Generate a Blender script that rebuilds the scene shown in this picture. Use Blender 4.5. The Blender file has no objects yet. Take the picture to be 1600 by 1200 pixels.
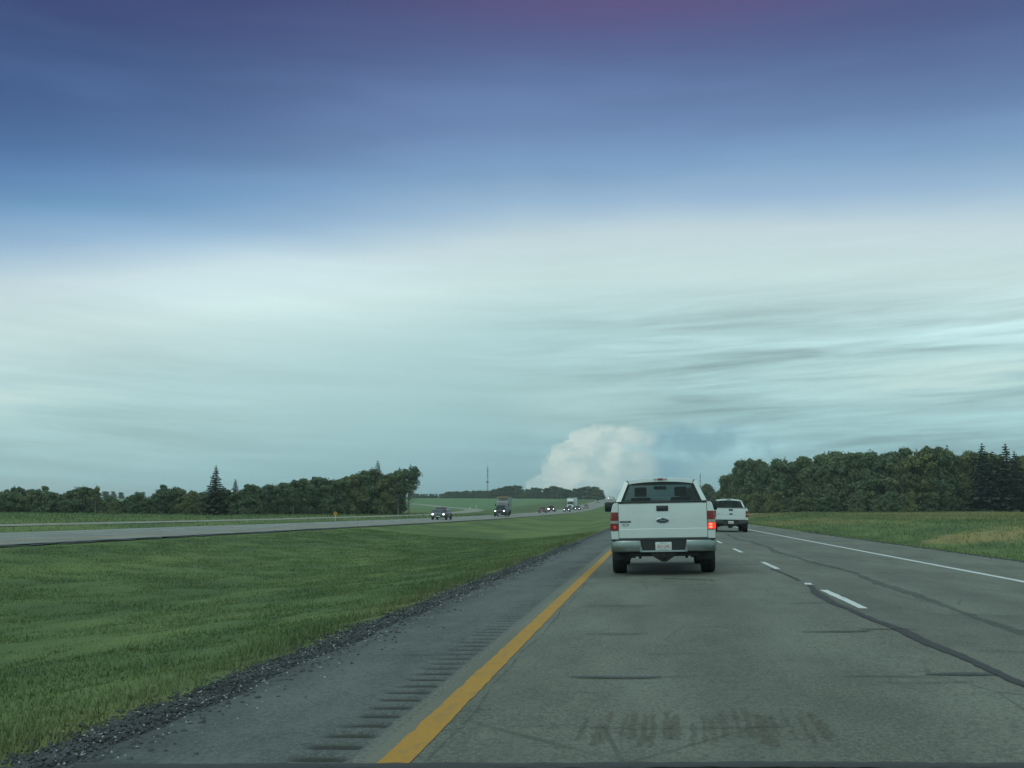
import bpy, bmesh, math, random
import numpy as np
from mathutils import Vector, Matrix, Euler
SC = bpy.context.scene
COL = SC.collection
R = math.radians

# ------------------------------------------------------------------ camera
CAM_H = 1.17
FPX = 1700.0                      # focal length in pixels of a 1600 px wide frame
cam_d = bpy.data.cameras.new('camera'); cam = bpy.data.objects.new('camera', cam_d); COL.objects.link(cam)
cam_d.sensor_width = 36.0; cam_d.lens = 36.0 * FPX / 1600.0
cam_d.clip_start = 0.1; cam_d.clip_end = 12000
cam.location = (0, 0, CAM_H)
cam.rotation_euler = (R(90 + 6.677), 0, R(7.291))
SC.camera = cam
SC.view_settings.view_transform = 'Standard'; SC.view_settings.look = 'None'
SC.view_settings.exposure = 0.0; SC.view_settings.gamma = 1.0
SC.view_settings.use_curve_mapping = False
SC.cycles.max_bounces = 6; SC.cycles.transparent_max_bounces = 12

# ------------------------------------------------------------------ node helpers
class NT:
    """tiny expression builder over a node tree"""
    def __init__(s, tree): s.t = tree; s.L = tree.links
    def node(s, typ, **kw):
        n = s.t.nodes.new(typ)
        for k, v in kw.items(): setattr(n, k, v)
        return n
    def put(s, sock, v):
        if hasattr(v, 'is_linked') or hasattr(v, 'links'): s.L.new(v, sock)
        else: sock.default_value = v
    def m(s, op, a, b=None, c=None, clamp=False):
        n = s.node('ShaderNodeMath', operation=op, use_clamp=clamp)
        s.put(n.inputs[0], a)
        if b is not None: s.put(n.inputs[1], b)
        if c is not None: s.put(n.inputs[2], c)
        return n.outputs[0]
    def add(s, a, b): return s.m('ADD', a, b)
    def sub(s, a, b): return s.m('SUBTRACT', a, b)
    def mul(s, a, b): return s.m('MULTIPLY', a, b)
    def mx(s, a, b): return s.m('MAXIMUM', a, b)
    def step(s, v, lo, hi, a=0.0, b=1.0, kind='SMOOTHSTEP'):
        n = s.node('ShaderNodeMapRange', interpolation_type=kind)
        s.put(n.inputs[0], v); s.put(n.inputs[1], lo); s.put(n.inputs[2], hi); s.put(n.inputs[3], a); s.put(n.inputs[4], b)
        return n.outputs[0]
    def xyz(s, x, y, z=0.0):
        n = s.node('ShaderNodeCombineXYZ')
        for i, v in enumerate((x, y, z)): s.put(n.inputs[i], v)
        return n.outputs[0]
    def sep(s, v):
        n = s.node('ShaderNodeSeparateXYZ'); s.put(n.inputs[0], v); return n.outputs
    def noise(s, vec, scale, detail=3.0, rough=0.5, dist=0.0, typ='3D'):
        n = s.node('ShaderNodeTexNoise', noise_dimensions=typ)
        s.put(n.inputs['Vector'], vec); n.inputs['Scale'].default_value = scale
        n.inputs['Detail'].default_value = detail; n.inputs['Roughness'].default_value = rough
        n.inputs['Distortion'].default_value = dist
        return n.outputs['Fac']
    def mapv(s, vec, scale=(1, 1, 1), loc=(0, 0, 0)):
        n = s.node('ShaderNodeMapping'); s.put(n.inputs['Vector'], vec)
        n.inputs['Scale'].default_value = scale; n.inputs['Location'].default_value = loc
        return n.outputs[0]
    def mix(s, fac, a, b, mode='MIX'):
        n = s.node('ShaderNodeMix', data_type='RGBA', blend_type=mode)
        s.put(n.inputs[0], fac)
        for i, v in ((6, a), (7, b)):
            if isinstance(v, tuple): n.inputs[i].default_value = (*v[:3], 1)
            else: s.L.new(v, n.inputs[i])
        return n.outputs[2]
    def ramp(s, v, stops, interp='LINEAR'):
        n = s.node('ShaderNodeValToRGB'); cr = n.color_ramp; cr.interpolation = interp
        while len(cr.elements) < len(stops): cr.elements.new(0.5)
        for e, (p, c) in zip(cr.elements, stops):
            e.position = p; e.color = (*c[:3], 1)
        s.put(n.inputs[0], v)
        return n.outputs[0]

# ------------------------------------------------------------------ world: overcast sky, windscreen's indigo tint band painted into it high ahead
SUN_EL, SUN_ROT = R(48), R(205)
world = bpy.data.worlds.new('World'); SC.world = world; world.use_nodes = True
wt = world.node_tree; wt.nodes.clear(); W = NT(wt)
d = W.sep(W.node('ShaderNodeTexCoord').outputs['Generated'])
hh = W.m('SQRT', W.add(W.mul(d[0], d[0]), W.mul(d[1], d[1])))
hh = W.mx(hh, 0.001)
v = W.m('DIVIDE', d[2], hh)                 # tangent of the elevation
az = W.m('ARCTAN2', d[0], d[1])             # azimuth from the road's direction
wide = W.noise(W.xyz(W.mul(az, 2.2), W.mul(v, 5.0), 3.1), 1.0, 3.0, 0.5)
vs = W.sub(v, W.mul(W.m('ABSOLUTE', W.add(az, 0.12)), 0.05))
fine = W.noise(W.xyz(W.mul(az, 7.0), W.mul(vs, 34.0), 7.7), 1.0, 5.0, 0.55, 0.2)
wv = W.add(v, W.mul(W.sub(wide, 0.5), 0.05))
left = W.mx(W.sub(W.mul(az, -1.0), 0.12), 0.0)
vb = W.add(W.add(wv, W.mul(left, 0.155)), W.mul(W.mx(az, 0.0), 0.055))
SK = [(0.00, (.24, .435, .48)), (.03, (.265, .475, .515)), (.06, (.315, .54, .57)), (.115, (.40, .625, .635)), (.17, (.47, .68, .69)),
      (.225, (.59, .755, .755)), (.262, (.555, .70, .745)), (.295, (.33, .495, .67)), (.328, (.22, .375, .58)), (.365, (.15, .25, .455)), (.41, (.11, .172, .355)),
      (.455, (.082, .122, .275)), (.51, (.066, .078, .205)), (.60, (.07, .085, .22)), (.85, (.5, .6, .7)), (1.0, (.75, .93, .92))]
base = W.ramp(vb, SK)
# soft streaky layers low on the right, paler left
streak = W.noise(W.xyz(W.mul(az, 4.6), W.add(W.mul(vs, 60.0), W.mul(wide, 0.8)), 1.3), 1.0, 6.0, 0.6, 0.3)
sm = W.step(streak, 0.30, 0.72, -1.0, 1.0, 'LINEAR')
rmask = W.mul(W.step(az, -0.22, 0.06), W.mul(W.step(v, 0.022, 0.06), W.step(v, 0.22, 0.14)))
lmask = W.mul(W.step(az, -0.2, -0.5), W.mul(W.step(v, 0.02, 0.05), W.step(v, 0.17, 0.09)))
amt = W.add(W.mul(rmask, 0.31), W.mul(lmask, 0.10))
amt = W.add(amt, 0.035)
amt = W.mul(amt, W.step(v, 0.34, 0.20))
gain = W.add(1.0, W.mul(sm, amt))
gain = W.add(gain, W.mul(W.mul(W.sub(fine, 0.5), W.step(v, 0.30, 0.2)), 0.10))
band = W.noise(W.xyz(W.mul(az, 1.6), W.mul(v, 10.0), 12.0), 1.0, 4.0, 0.5, 0.15)
gain = W.add(gain, W.mul(W.mul(W.step(band, 0.34, 0.66, -1.0, 1.0), W.step(v, 0.26, 0.33)), 0.06))
# big soft brightness patches
blobA = W.mul(W.step(W.m('ABSOLUTE', W.add(az, 0.36)), 0.30, 0.0), W.step(W.m('ABSOLUTE', W.sub(v, 0.205)), 0.07, 0.0))
blobB = W.mul(W.step(W.m('ABSOLUTE', W.add(az, 0.62)), 0.20, 0.0), W.step(W.m('ABSOLUTE', W.sub(v, 0.098)), 0.035, 0.0))
blobC = W.mul(W.step(W.m('ABSOLUTE', W.sub(az, 0.27)), 0.22, 0.0), W.step(W.m('ABSOLUTE', W.sub(v, 0.115)), 0.03, 0.0))
gain = W.add(gain, W.add(W.mul(blobA, 0.16), W.add(W.mul(blobB, 0.10), W.mul(blobC, 0.10))))
sky = W.mix(1.0, base, W.xyz(gain, gain, gain), 'MULTIPLY')
pale = W.mul(W.mx(blobB, W.mul(blobC, 0.8)), W.step(streak, 0.36, 0.62))
sky = W.mix(W.mul(pale, 0.9), sky, (.60, .77, .72))
deep = W.mul(W.step(az, -0.20, -0.60), W.step(v, 0.22, 0.29))
sky = W.mix(W.mul(deep, 0.75), sky, W.mix(1.0, sky, (.50, .74, .86), 'MULTIPLY'))
# purple of the windscreen tint high ahead, bluer patches within it
pur = W.mul(W.step(v, 0.41, 0.51), W.step(W.m('ABSOLUTE', W.sub(az, 0.02)), 0.36, 0.02))
sky = W.mix(W.mul(pur, 0.8), sky, (.128, .085, .225))
blu = W.mul(W.step(band, 0.42, 0.62), W.mul(W.step(v, 0.26, 0.30), W.step(v, 0.48, 0.36)))
sky = W.mix(W.mul(blu, 0.15), sky, (.20, .32, .60))
# clear blue gap beside the cumulus and the cumulus itself
nz = W.noise(W.xyz(W.mul(az, 40.0), W.mul(v, 46.0), 5.0), 1.0, 8.0, 0.58)
nzb = W.sub(nz, 0.5)
def blob(cu, cv, ru, rv, warp):
    a = W.m('DIVIDE', W.sub(az, cu), ru); b = W.m('DIVIDE', W.sub(v, cv), rv)
    r = W.m('SQRT', W.add(W.mul(a, a), W.mul(b, b)))
    return W.add(W.sub(1.0, r), W.mul(nzb, warp))
gap = W.mx(blob(0.035, 0.062, 0.09, 0.022, 1.6), blob(0.005, 0.035, 0.05, 0.030, 1.2))
sky = W.mix(W.mul(W.step(gap, 0.0, 0.9), 0.85), sky, (.205, .40, .485))
cum = blob(-0.050, 0.032, 0.056, 0.030, 1.1)
for c in ((-0.092, 0.020, 0.024, 0.017), (-0.062, 0.049, 0.030, 0.020), (-0.044, 0.062, 0.034, 0.018), (-0.018, 0.066, 0.026, 0.013), (-0.018, 0.022, 0.024, 0.016), (-0.078, 0.034, 0.026, 0.014), (-0.022, 0.044, 0.034, 0.022), (-0.05, 0.008, 0.06, 0.016)):
    cum = W.mx(cum, blob(*c, 1.15))
cshade = W.noise(W.xyz(W.add(W.mul(az, 40.0), W.mul(nz, 1.2)), W.mul(v, 55.0), 9.0), 1.0, 6.0, 0.55)
ccol = W.mix(W.step(cshade, 0.36, 0.62), (.43, .60, .595), (.62, .745, .70))
ccol = W.mix(W.mul(W.step(W.sub(az, W.mul(v, .7)), -0.080, -0.03), 0.60), ccol, (.30, .47, .51))
sky = W.mix(W.mul(W.m('DIVIDE', cum, W.step(az, -0.075, -0.02, 0.11, 0.42), clamp=True), 0.9), sky, ccol)
veil = W.mul(W.step(W.m('ABSOLUTE', W.add(az, 0.06)), 0.12, 0.0), W.step(W.m('ABSOLUTE', W.sub(v, 0.095)), 0.04, 0.0))
sky = W.mix(W.mul(veil, 0.35), sky, (.50, .67, .64))
# faint second cumulus low at far left
cumL = W.mx(blob(-0.56, 0.022, 0.07, 0.010, 1.6), blob(-0.50, 0.018, 0.09, 0.007, 1.6))
sky = W.mix(W.mul(W.step(cumL, 0.0, 0.6), 0.6), sky, (.36, .53, .54))
# away from the view ahead the cloud deck is plain pale overcast
side = W.step(W.m('DIVIDE', d[1], hh), 0.15, 0.62)
sky = W.mix(side, (.455, .69, .675), sky)
sky = W.mix(W.step(d[2], -0.02, 0.0), (.05, .08, .06), sky)
nish = W.node('ShaderNodeTexSky', sky_type='NISHITA')
nish.sun_disc = False; nish.sun_elevation = SUN_EL; nish.sun_rotation = SUN_ROT
nish.air_density = 1.0; nish.dust_density = 2.0
tot = W.mix(1.0, sky, (10.0, 10.0, 10.0), 'MULTIPLY')       # Background runs at 0.1
tot = W.mix(0.03, tot, nish.outputs[0])
bg = W.node('ShaderNodeBackground'); bg.inputs['Strength'].default_value = 0.1
W.L.new(tot, bg.inputs['Color'])
wo = W.node('ShaderNodeOutputWorld'); W.L.new(bg.outputs[0], wo.inputs['Surface'])

# ------------------------------------------------------------------ sun behind the cloud deck
sd = bpy.data.lights.new('sun', 'SUN'); sd.energy = 0.5; sd.angle = R(25); sd.color = (.90, 1.0, .95)
sun = bpy.data.objects.new('sun', sd); COL.objects.link(sun)
_dir = Vector((math.sin(SUN_ROT) * math.cos(SUN_EL), math.cos(SUN_ROT) * math.cos(SUN_EL), math.sin(SUN_EL)))
sun.rotation_euler = _dir.to_track_quat('Z', 'Y').to_euler()
sun.location = (0, -20, 60)

# ------------------------------------------------------------------ materials
def mat(name, color, rough=0.6, metal=0.0, coat=0.0, emit=None, estr=0.0, spec=0.5, vary=0.0, vscale=4.0):
    m = bpy.data.materials.new(name); m.use_nodes = True
    T = NT(m.node_tree); p = m.node_tree.nodes['Principled BSDF']
    p.inputs['Base Color'].default_value = (*color, 1); p.inputs['Roughness'].default_value = rough
    p.inputs['Metallic'].default_value = metal; p.inputs['Coat Weight'].default_value = coat
    p.inputs['Specular IOR Level'].default_value = spec
    if emit: p.inputs['Emission Color'].default_value = (*emit, 1); p.inputs['Emission Strength'].default_value = estr
    if vary:
        co = T.node('ShaderNodeTexCoord').outputs['Object']
        n = T.noise(co, vscale, 5.0, 0.6)
        dk = tuple(c * (1 - vary) for c in color); br = tuple(min(1, c * (1 + vary)) for c in color)
        T.L.new(T.mix(T.step(n, 0.3, 0.7), dk, br), p.inputs['Base Color'])
    return m

def mat_glass(name, tint, gloss=0.10):
    m = bpy.data.materials.new(name); m.use_nodes = True; t = m.node_tree; t.nodes.clear(); T = NT(t)
    tr = T.node('ShaderNodeBsdfTransparent'); tr.inputs[0].default_value = (*tint, 1)
    gl = T.node('ShaderNodeBsdfGlossy'); gl.inputs['Roughness'].default_value = 0.04; gl.inputs['Color'].default_value = (.9, .95, .95, 1)
    fr = T.node('ShaderNodeFresnel'); fr.inputs[0].default_value = 1.45
    mx = T.node('ShaderNodeMixShader'); T.L.new(T.m('MAXIMUM', fr.outputs[0], gloss * 0.3), mx.inputs[0])
    T.L.new(tr.outputs[0], mx.inputs[1]); T.L.new(gl.outputs[0], mx.inputs[2])
    o = T.node('ShaderNodeOutputMaterial'); T.L.new(mx.outputs[0], o.inputs[0])
    return m

def pos_node(T): return T.node('ShaderNodeNewGeometry').outputs['Position']

def mat_asphalt(name, base, kind):
    m = bpy.data.materials.new(name); m.use_nodes = True; T = NT(m.node_tree); p = m.node_tree.nodes['Principled BSDF']
    P = pos_node(T); s = T.sep(P)
    big = T.noise(T.mapv(P, (0.9, 0.22, 1)), 1.0, 6.0, 0.65)
    mid = T.noise(T.mapv(P, (3.0, 1.4, 1)), 1.0, 6.0, 0.65)
    agg = T.noise(T.mapv(P, (1, .6, 1)), 38.0, 5.0, 0.8)
    agg2 = T.noise(P, 75.0, 2.0, 0.7)
    c = T.mix(T.step(big, 0.34, 0.66), tuple(x * .74 for x in base), tuple(x * 1.18 for x in base))
    c = T.mix(T.mul(T.step(mid, 0.42, 0.72), 0.35), c, tuple(x * q for x, q in zip(base, (1.22, 1.16, 1.0))))
    c = T.mix(T.mul(T.step(agg, 0.50, 0.60), 0.45), c, tuple(x * q for x, q in zip(base, (1.75, 1.68, 1.5))))
    c = T.mix(T.mul(T.step(agg, 0.49, 0.38), 0.65), c, tuple(x * .42 for x in base))
    c = T.mix(T.mul(T.step(agg2, 0.58, 0.68), 0.6), c, tuple(x * 2.2 for x in base))
    if kind == 'lane':
        # darker oil line along each lane centre and paler polished wheel paths
        for cx in (0.55, 4.35):
            o = T.step(T.m('ABSOLUTE', T.sub(s[0], T.add(cx, T.mul(T.sub(big, .5), .5)))), 0.75, 0.1)
            c = T.mix(T.mul(o, 0.26), c, tuple(x * .55 for x in base))
        edge = T.step(s[0], -1.25, -1.40)
        c = T.mix(T.mul(edge, 0.6), c, (.20, .195, .15))
        near = T.noise(T.mapv(P, (0.5, 0.25, 1), (4, 2, 0)), 1.0, 4.0, 0.6)
        c = T.mix(T.mul(T.step(near, 0.50, 0.64), 0.34), c, tuple(x * .62 for x in base))
        vo = T.node('ShaderNodeTexVoronoi', feature='DISTANCE_TO_EDGE'); vo.inputs['Scale'].default_value = 1.0
        T.L.new(T.mapv(T.mix(0.12, P, T.node('ShaderNodeTexNoise').outputs['Color'], 'ADD'), (.9, .55, 1)), vo.inputs['Vector'])
        vz = T.step(T.noise(T.mapv(P, (.5, .3, 1), (7, 1, 0)), 1.0, 3.0, .6), 0.50, 0.60)
        c = T.mix(T.mul(T.mul(T.step(vo.outputs['Distance'], .014, .004), vz), 0.5), c, tuple(x * .4 for x in base))
        # transverse hairline cracks
        w = T.noise(T.mapv(P, (0.7, 2.6, 1), (1, 3, 0)), 1.0, 3.0, 0.6)
        cr = T.step(T.m('ABSOLUTE', T.sub(w, 0.5)), 0.008, 0.0)
        br = T.step(T.noise(T.mapv(P, (1.2, 1.2, 1)), 1.0, 2.0, .5), 0.48, 0.58)
        c = T.mix(T.mul(T.mul(cr, br), 0.55), c, tuple(x * .35 for x in base))
    if kind == 'shoulder':
        e2 = T.step(T.add(s[0], T.mul(T.sub(mid, .5), .5)), -2.35, -2.95)
        c = T.mix(T.mul(e2, 0.6), c, (.048, .053, .053))
        tan_ = T.mul(T.step(s[0], -1.58, -1.50), T.step(agg, .38, .52))
        c = T.mix(T.mul(tan_, 0.75), c, (.20, .195, .15))
        c = T.mix(T.mul(T.step(mid, 0.46, 0.66), 0.35), c, tuple(x * 1.45 for x in base))
        gd = T.node('ShaderNodeAttribute', attribute_name='road_and_groove').outputs['Fac']
        c = T.mix(T.mul(T.step(T.add(gd, T.mul(T.sub(agg, .5), .02)),   .005, .020), 0.80), c, (.034, .035, .029))  # colour goes darker with groove depth
    T.L.new(c, p.inputs['Base Color']); p.inputs['Roughness'].default_value = 0.85; p.inputs['Specular IOR Level'].default_value = 0.3
    b = T.node('ShaderNodeBump'); b.inputs['Strength'].default_value = 0.5; b.inputs['Distance'].default_value = 0.006
    T.L.new(agg, b.inputs['Height']); T.L.new(b.outputs[0], p.inputs['Normal'])
    return m

def mat_paint(name, color, wear_col, wear=0.5):
    m = bpy.data.materials.new(name); m.use_nodes = True; T = NT(m.node_tree); p = m.node_tree.nodes['Principled BSDF']
    P = pos_node(T)
    n = T.noise(T.mapv(P, (8, 3, 1)), 1.0, 6.0, 0.7); g = T.noise(P, 60.0, 3.0, 0.7)
    c = T.mix(T.step(g, 0.35, 0.7), tuple(x * .85 for x in color), color)
    c = T.mix(T.mul(T.step(n, 0.48, 0.62), wear), c, wear_col)
    c = T.mix(T.mul(T.step(T.noise(P, 26.0, 5.0, .75), 0.55, 0.64), wear), c, wear_col)
    T.L.new(c, p.inputs['Base Color']); p.inputs['Roughness'].default_value = 0.75
    return m

def mat_seal(name, color, cover=0.9, scale=9.0, soft=0.12):
    """tar or stain lying on the road, broken up by noise where it has worn through"""
    m = bpy.data.materials.new(name); m.use_nodes = True; t = m.node_tree; T = NT(t); p = t.nodes['Principled BSDF']
    P = pos_node(T); n = T.noise(P, scale, 6.0, 0.65)
    p.inputs['Base Color'].default_value = (*color, 1); p.inputs['Roughness'].default_value = 0.7
    a = T.mul(T.step(n, 0.5 - cover * .3 - soft, 0.5 - cover * .3 + soft), min(1.0, cover))
    T.L.new(a, p.inputs['Alpha'])
    return m

GRASS_LO, GRASS_HI, GRASS_DRY = (.100, .145, .062), (.168, .215, .080), (.34, .265, .12)
def grass_color(T, P, blade=False):
    s = T.sep(P)
    big = T.noise(T.mapv(P, (0.16, 0.07, 1)), 1.0, 5.0, 0.6)
    mid = T.noise(T.mapv(P, (0.7, 0.35, 1)), 1.0, 5.0, 0.65)
    c = T.mix(T.step(T.add(T.mul(big, .65), T.mul(mid, .35)), 0.40, 0.60), GRASS_LO, GRASS_HI)
    # dry patches right of the road, a few in the median
    dry = T.noise(T.mapv(P, (0.05, 0.022, 1), (2.3, 8.0, 0)), 1.0, 4.0, 0.6)
    right = T.step(s[0], 9.0, 13.0)
    c = T.mix(T.mul(T.mul(T.step(dry, 0.46, 0.62), right), 0.6), c, GRASS_DRY)
    c = T.mix(T.mul(T.mul(T.step(dry, 0.52, 0.70), T.sub(1.0, right)), 0.25), c, (.17, .17, .075))
    def patch(cx, cy, rx, ry):
        a = T.m('DIVIDE', T.sub(s[0], cx), rx); b = T.m('DIVIDE', T.sub(s[1], cy), ry)
        return T.sub(T.add(1.0, T.mul(T.sub(mid, .5), 1.8)), T.m('SQRT', T.add(T.mul(a, a), T.mul(b, b))))
    pt = T.mx(T.mx(patch(45, 172, 26, 26), patch(18.5, 66, 3.0, 8)), patch(70, 175, 30, 16))
    c = T.mix(T.mul(T.step(pt, 0.0, 0.6), 0.85), c, GRASS_DRY)
    # verge beside the gravel is browner
    vg = T.mul(T.step(s[0], -4.6, -3.6), T.step(s[0], 0.0, -2.0))
    c = T.mix(T.mul(T.mul(vg, T.step(mid, 0.3, 0.65)), 0.55), c, (.19, .175, .08))
    # smooth bright crop field up the hill on the left
    fld = T.mul(T.step(T.add(s[0], T.mul(T.sub(big, .5), 4.0)), -50.0, -58.0), T.step(s[1], 330.0, 400.0))
    c = T.mix(T.mul(fld, 0.85), c, (.13, .22, .105))
    row = T.mul(T.mul(T.step(s[0], -33.0, -36.0), T.step(s[0], -58.0, -50.0)), T.step(s[1], 220.0, 330.0))
    c = T.mix(T.mul(row, 0.5), c, (.085, .115, .058))
    return c
def mat_ground():
    m = bpy.data.materials.new('grassland'); m.use_nodes = True; T = NT(m.node_tree); p = m.node_tree.nodes['Principled BSDF']
    P = pos_node(T); c = grass_color(T, P)
    f = T.noise(P, 14.0, 5.0, 0.7)
    c = T.mix(T.mul(T.step(f, 0.52, 0.30), 0.22), c, (.06, .08, .04))
    T.L.new(c, p.inputs['Base Color']); p.inputs['Roughness'].default_value = 0.95; p.inputs['Specular IOR Level'].default_value = 0.1
    b = T.node('ShaderNodeBump'); b.inputs['Strength'].default_value = 0.8; b.inputs['Distance'].default_value = 0.08
    T.L.new(T.noise(P, 6.0, 6.0, .7), b.inputs['Height']); T.L.new(b.outputs[0], p.inputs['Normal'])
    return m
def mat_blades():
    m = bpy.data.materials.new('grass_blades'); m.use_nodes = True; T = NT(m.node_tree); p = m.node_tree.nodes['Principled BSDF']
    P = pos_node(T); c = grass_color(T, P)
    a = T.node('ShaderNodeAttribute', attribute_name='tint').outputs['Fac']
    c = T.mix(T.step(a, 0.0, 0.5, 0.55, 0.0), c, (.060, .105, .050))
    c = T.mix(T.step(a, 0.55, 0.9, 0.0, 0.5), c, (.150, .215, .085))
    c = T.mix(T.step(a, 0.93, 1.0, 0.0, 0.8), c, (.24, .20, .10))
    T.L.new(c, p.inputs['Base Color']); p.inputs['Roughness'].default_value = 0.6; p.inputs['Specular IOR Level'].default_value = 0.2
    return m
def mat_leaves(name, lo, hi):
    m = bpy.data.materials.new(name); m.use_nodes = True; T = NT(m.node_tree); p = m.node_tree.nodes['Principled BSDF']
    a = T.node('ShaderNodeAttribute', attribute_name='tint').outputs['Fac']
    rnd = T.node('ShaderNodeObjectInfo').outputs['Random']
    c = T.mix(a, lo, hi)
    c = T.mix(T.mul(T.step(rnd, 0.45, 1.0), 0.55), c, (hi[0] * 1.15, hi[1] * .95, hi[2] * .75))
    c = T.mix(T.mul(T.step(rnd, 0.45, 0.0), 0.5), c, tuple(x * .7 for x in lo))
    T.L.new(c, p.inputs['Base Color']); p.inputs['Roughness'].default_value = 0.65; p.inputs['Specular IOR Level'].default_value = 0.2
    return m

M = dict(
    lane=mat_asphalt('lane_asphalt', (.150, .155, .128), 'lane'),
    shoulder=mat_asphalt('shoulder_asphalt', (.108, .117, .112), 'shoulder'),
    far_road=mat_asphalt('pale_asphalt', (.23, .235, .215), 'far'),
    road_and_groove=mat_asphalt('gravel_road', (.27, .26, .215), 'far'),
    gravel=mat_asphalt('gravel_edge', (.050, .054, .054), 'far'),
    groove=mat_asphalt('dark_groove', (.034, .034, .028), 'far'),
    yellow=mat_paint('yellow_road_paint', (.50, .245, .022), (.30, .18, .05), 0.5),
    white_line=mat_paint('white_road_paint', (.74, .76, .74), (.35, .35, .33), 0.35),
    tar=mat_seal('crack_tar', (.038, .039, .036), 0.92, 10.0, 0.25),
    tar_soft=mat_seal('soft_tar', (.042, .047, .047), 0.66, 13.0, 0.25), tar_worn=mat_seal('worn_tar', (.060, .064, .062), 0.42, 11.0, 0.3),
    stain=mat_seal('brown_scrape', (.100, .082, .045), 0.34, 14.0, 0.25),
    ground=mat_ground(), blades=mat_blades(),
    pebble=mat('pebble', (.058, .062, .064), .8, vary=.5, vscale=3.0), pebble_pale=mat('pale_pebble', (.40, .41, .41), .8),
    leaf=mat_leaves('leaf_green', (.086, .132, .078), (.170, .208, .096)),
    spruce=mat_leaves('spruce_needles', (.034, .058, .045), (.058, .082, .054)),
    bark=mat('bark', (.10, .09, .075), .9, vary=.4), bark_pale=mat('pale_bark', (.20, .19, .17), .9, vary=.3),
    white=mat('white_car_paint', (.64, .69, .69), .30, coat=.6, vary=.03, vscale=2.0),
    chrome=mat('chrome', (.55, .58, .58), .22, metal=1.0), dull_chrome=mat('brushed_bumper_metal', (.26, .30, .30), .38, metal=.85, vary=.08),
    black=mat('black_plastic', (.022, .025, .026), .55), grey_bumper=mat('dark_grey_bumper', (.038, .044, .046), .5),
    under=mat('dirty_underbody', (.020, .021, .020), .8, vary=.3), rubber=mat('tyre_rubber', (.018, .019, .020), .8, vary=.2),
    rim=mat('wheel_rim_metal', (.35, .37, .38), .35, metal=.8), red_lens=mat('red_lens', (.22, .015, .015), .2, coat=.5),
    red_dull=mat('dark_red_lens', (.15, .02, .02), .25, coat=.4), clear_lens=mat('clear_lens', (.33, .33, .31), .2, coat=.5),
    red_glow=mat('lit_red_lens', (.5, .02, .01), .3, emit=(1.0, .07, .03), estr=.75), red_faint=mat('faint_lit_lens', (.3, .02, .02), .3, emit=(1.0, .05, .05), estr=.28),
    red_hot=mat('lit_bulb_red', (.5, .05, .03), .3, emit=(1.0, .30, .18), estr=1.3),
    headlight=mat('lit_headlight', (.9, .9, .9), .3, emit=(1.0, .98, .93), estr=5.0),
    headlight_dim=mat('dim_headlight', (.9, .9, .9), .3, emit=(1.0, .85, .65), estr=1.0),
    seat=mat('seat_cloth', (.035, .038, .04), .9), glass=mat_glass('tinted_glass', (.185, .235, .23)), glass_clear=mat_glass('clear_glass', (.62, .70, .68)),
    car_glass=mat('dark_car_glass', (.02, .028, .03), .12, coat=0, spec=.35), emblem=mat('emblem_blue', (.012, .03, .07), .25, coat=.6),
    plate=mat('plate_white', (.62, .64, .64), .45), plate_red=mat('plate_red', (.45, .06, .06), .5), plate_blue=mat('plate_blue', (.10, .22, .30), .5),
    orange=mat('amber_visor', (.30, .19, .10), .5), sign_yellow=mat('sign_yellow', (.70, .33, .03), .5), post=mat('pale_post', (.48, .56, .53), .6),
    steel=mat('galvanised_steel', (.17, .19, .20), .5, metal=.6), box_grey=mat('grey_truck_box', (.29, .31, .31), .6, vary=.1, vscale=1.0),
    trailer=mat('white_trailer', (.60, .64, .63), .5), teal=mat('silver_paint', (.070, .086, .09), .4, metal=.2, coat=.2),
    dark_paint=mat('charcoal_paint', (.030, .036, .038), .45, coat=.1), navy=mat('dark_blue_paint', (.025, .036, .045), .45, coat=.1),
    red=mat('dull_red_paint', (.15, .045, .05), .45, coat=.15), maroon=mat('maroon_paint', (.10, .035, .04), .45, coat=.1), pink=mat('faded_pink_paint', (.24, .11, .11), .45, coat=.1),
)

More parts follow.
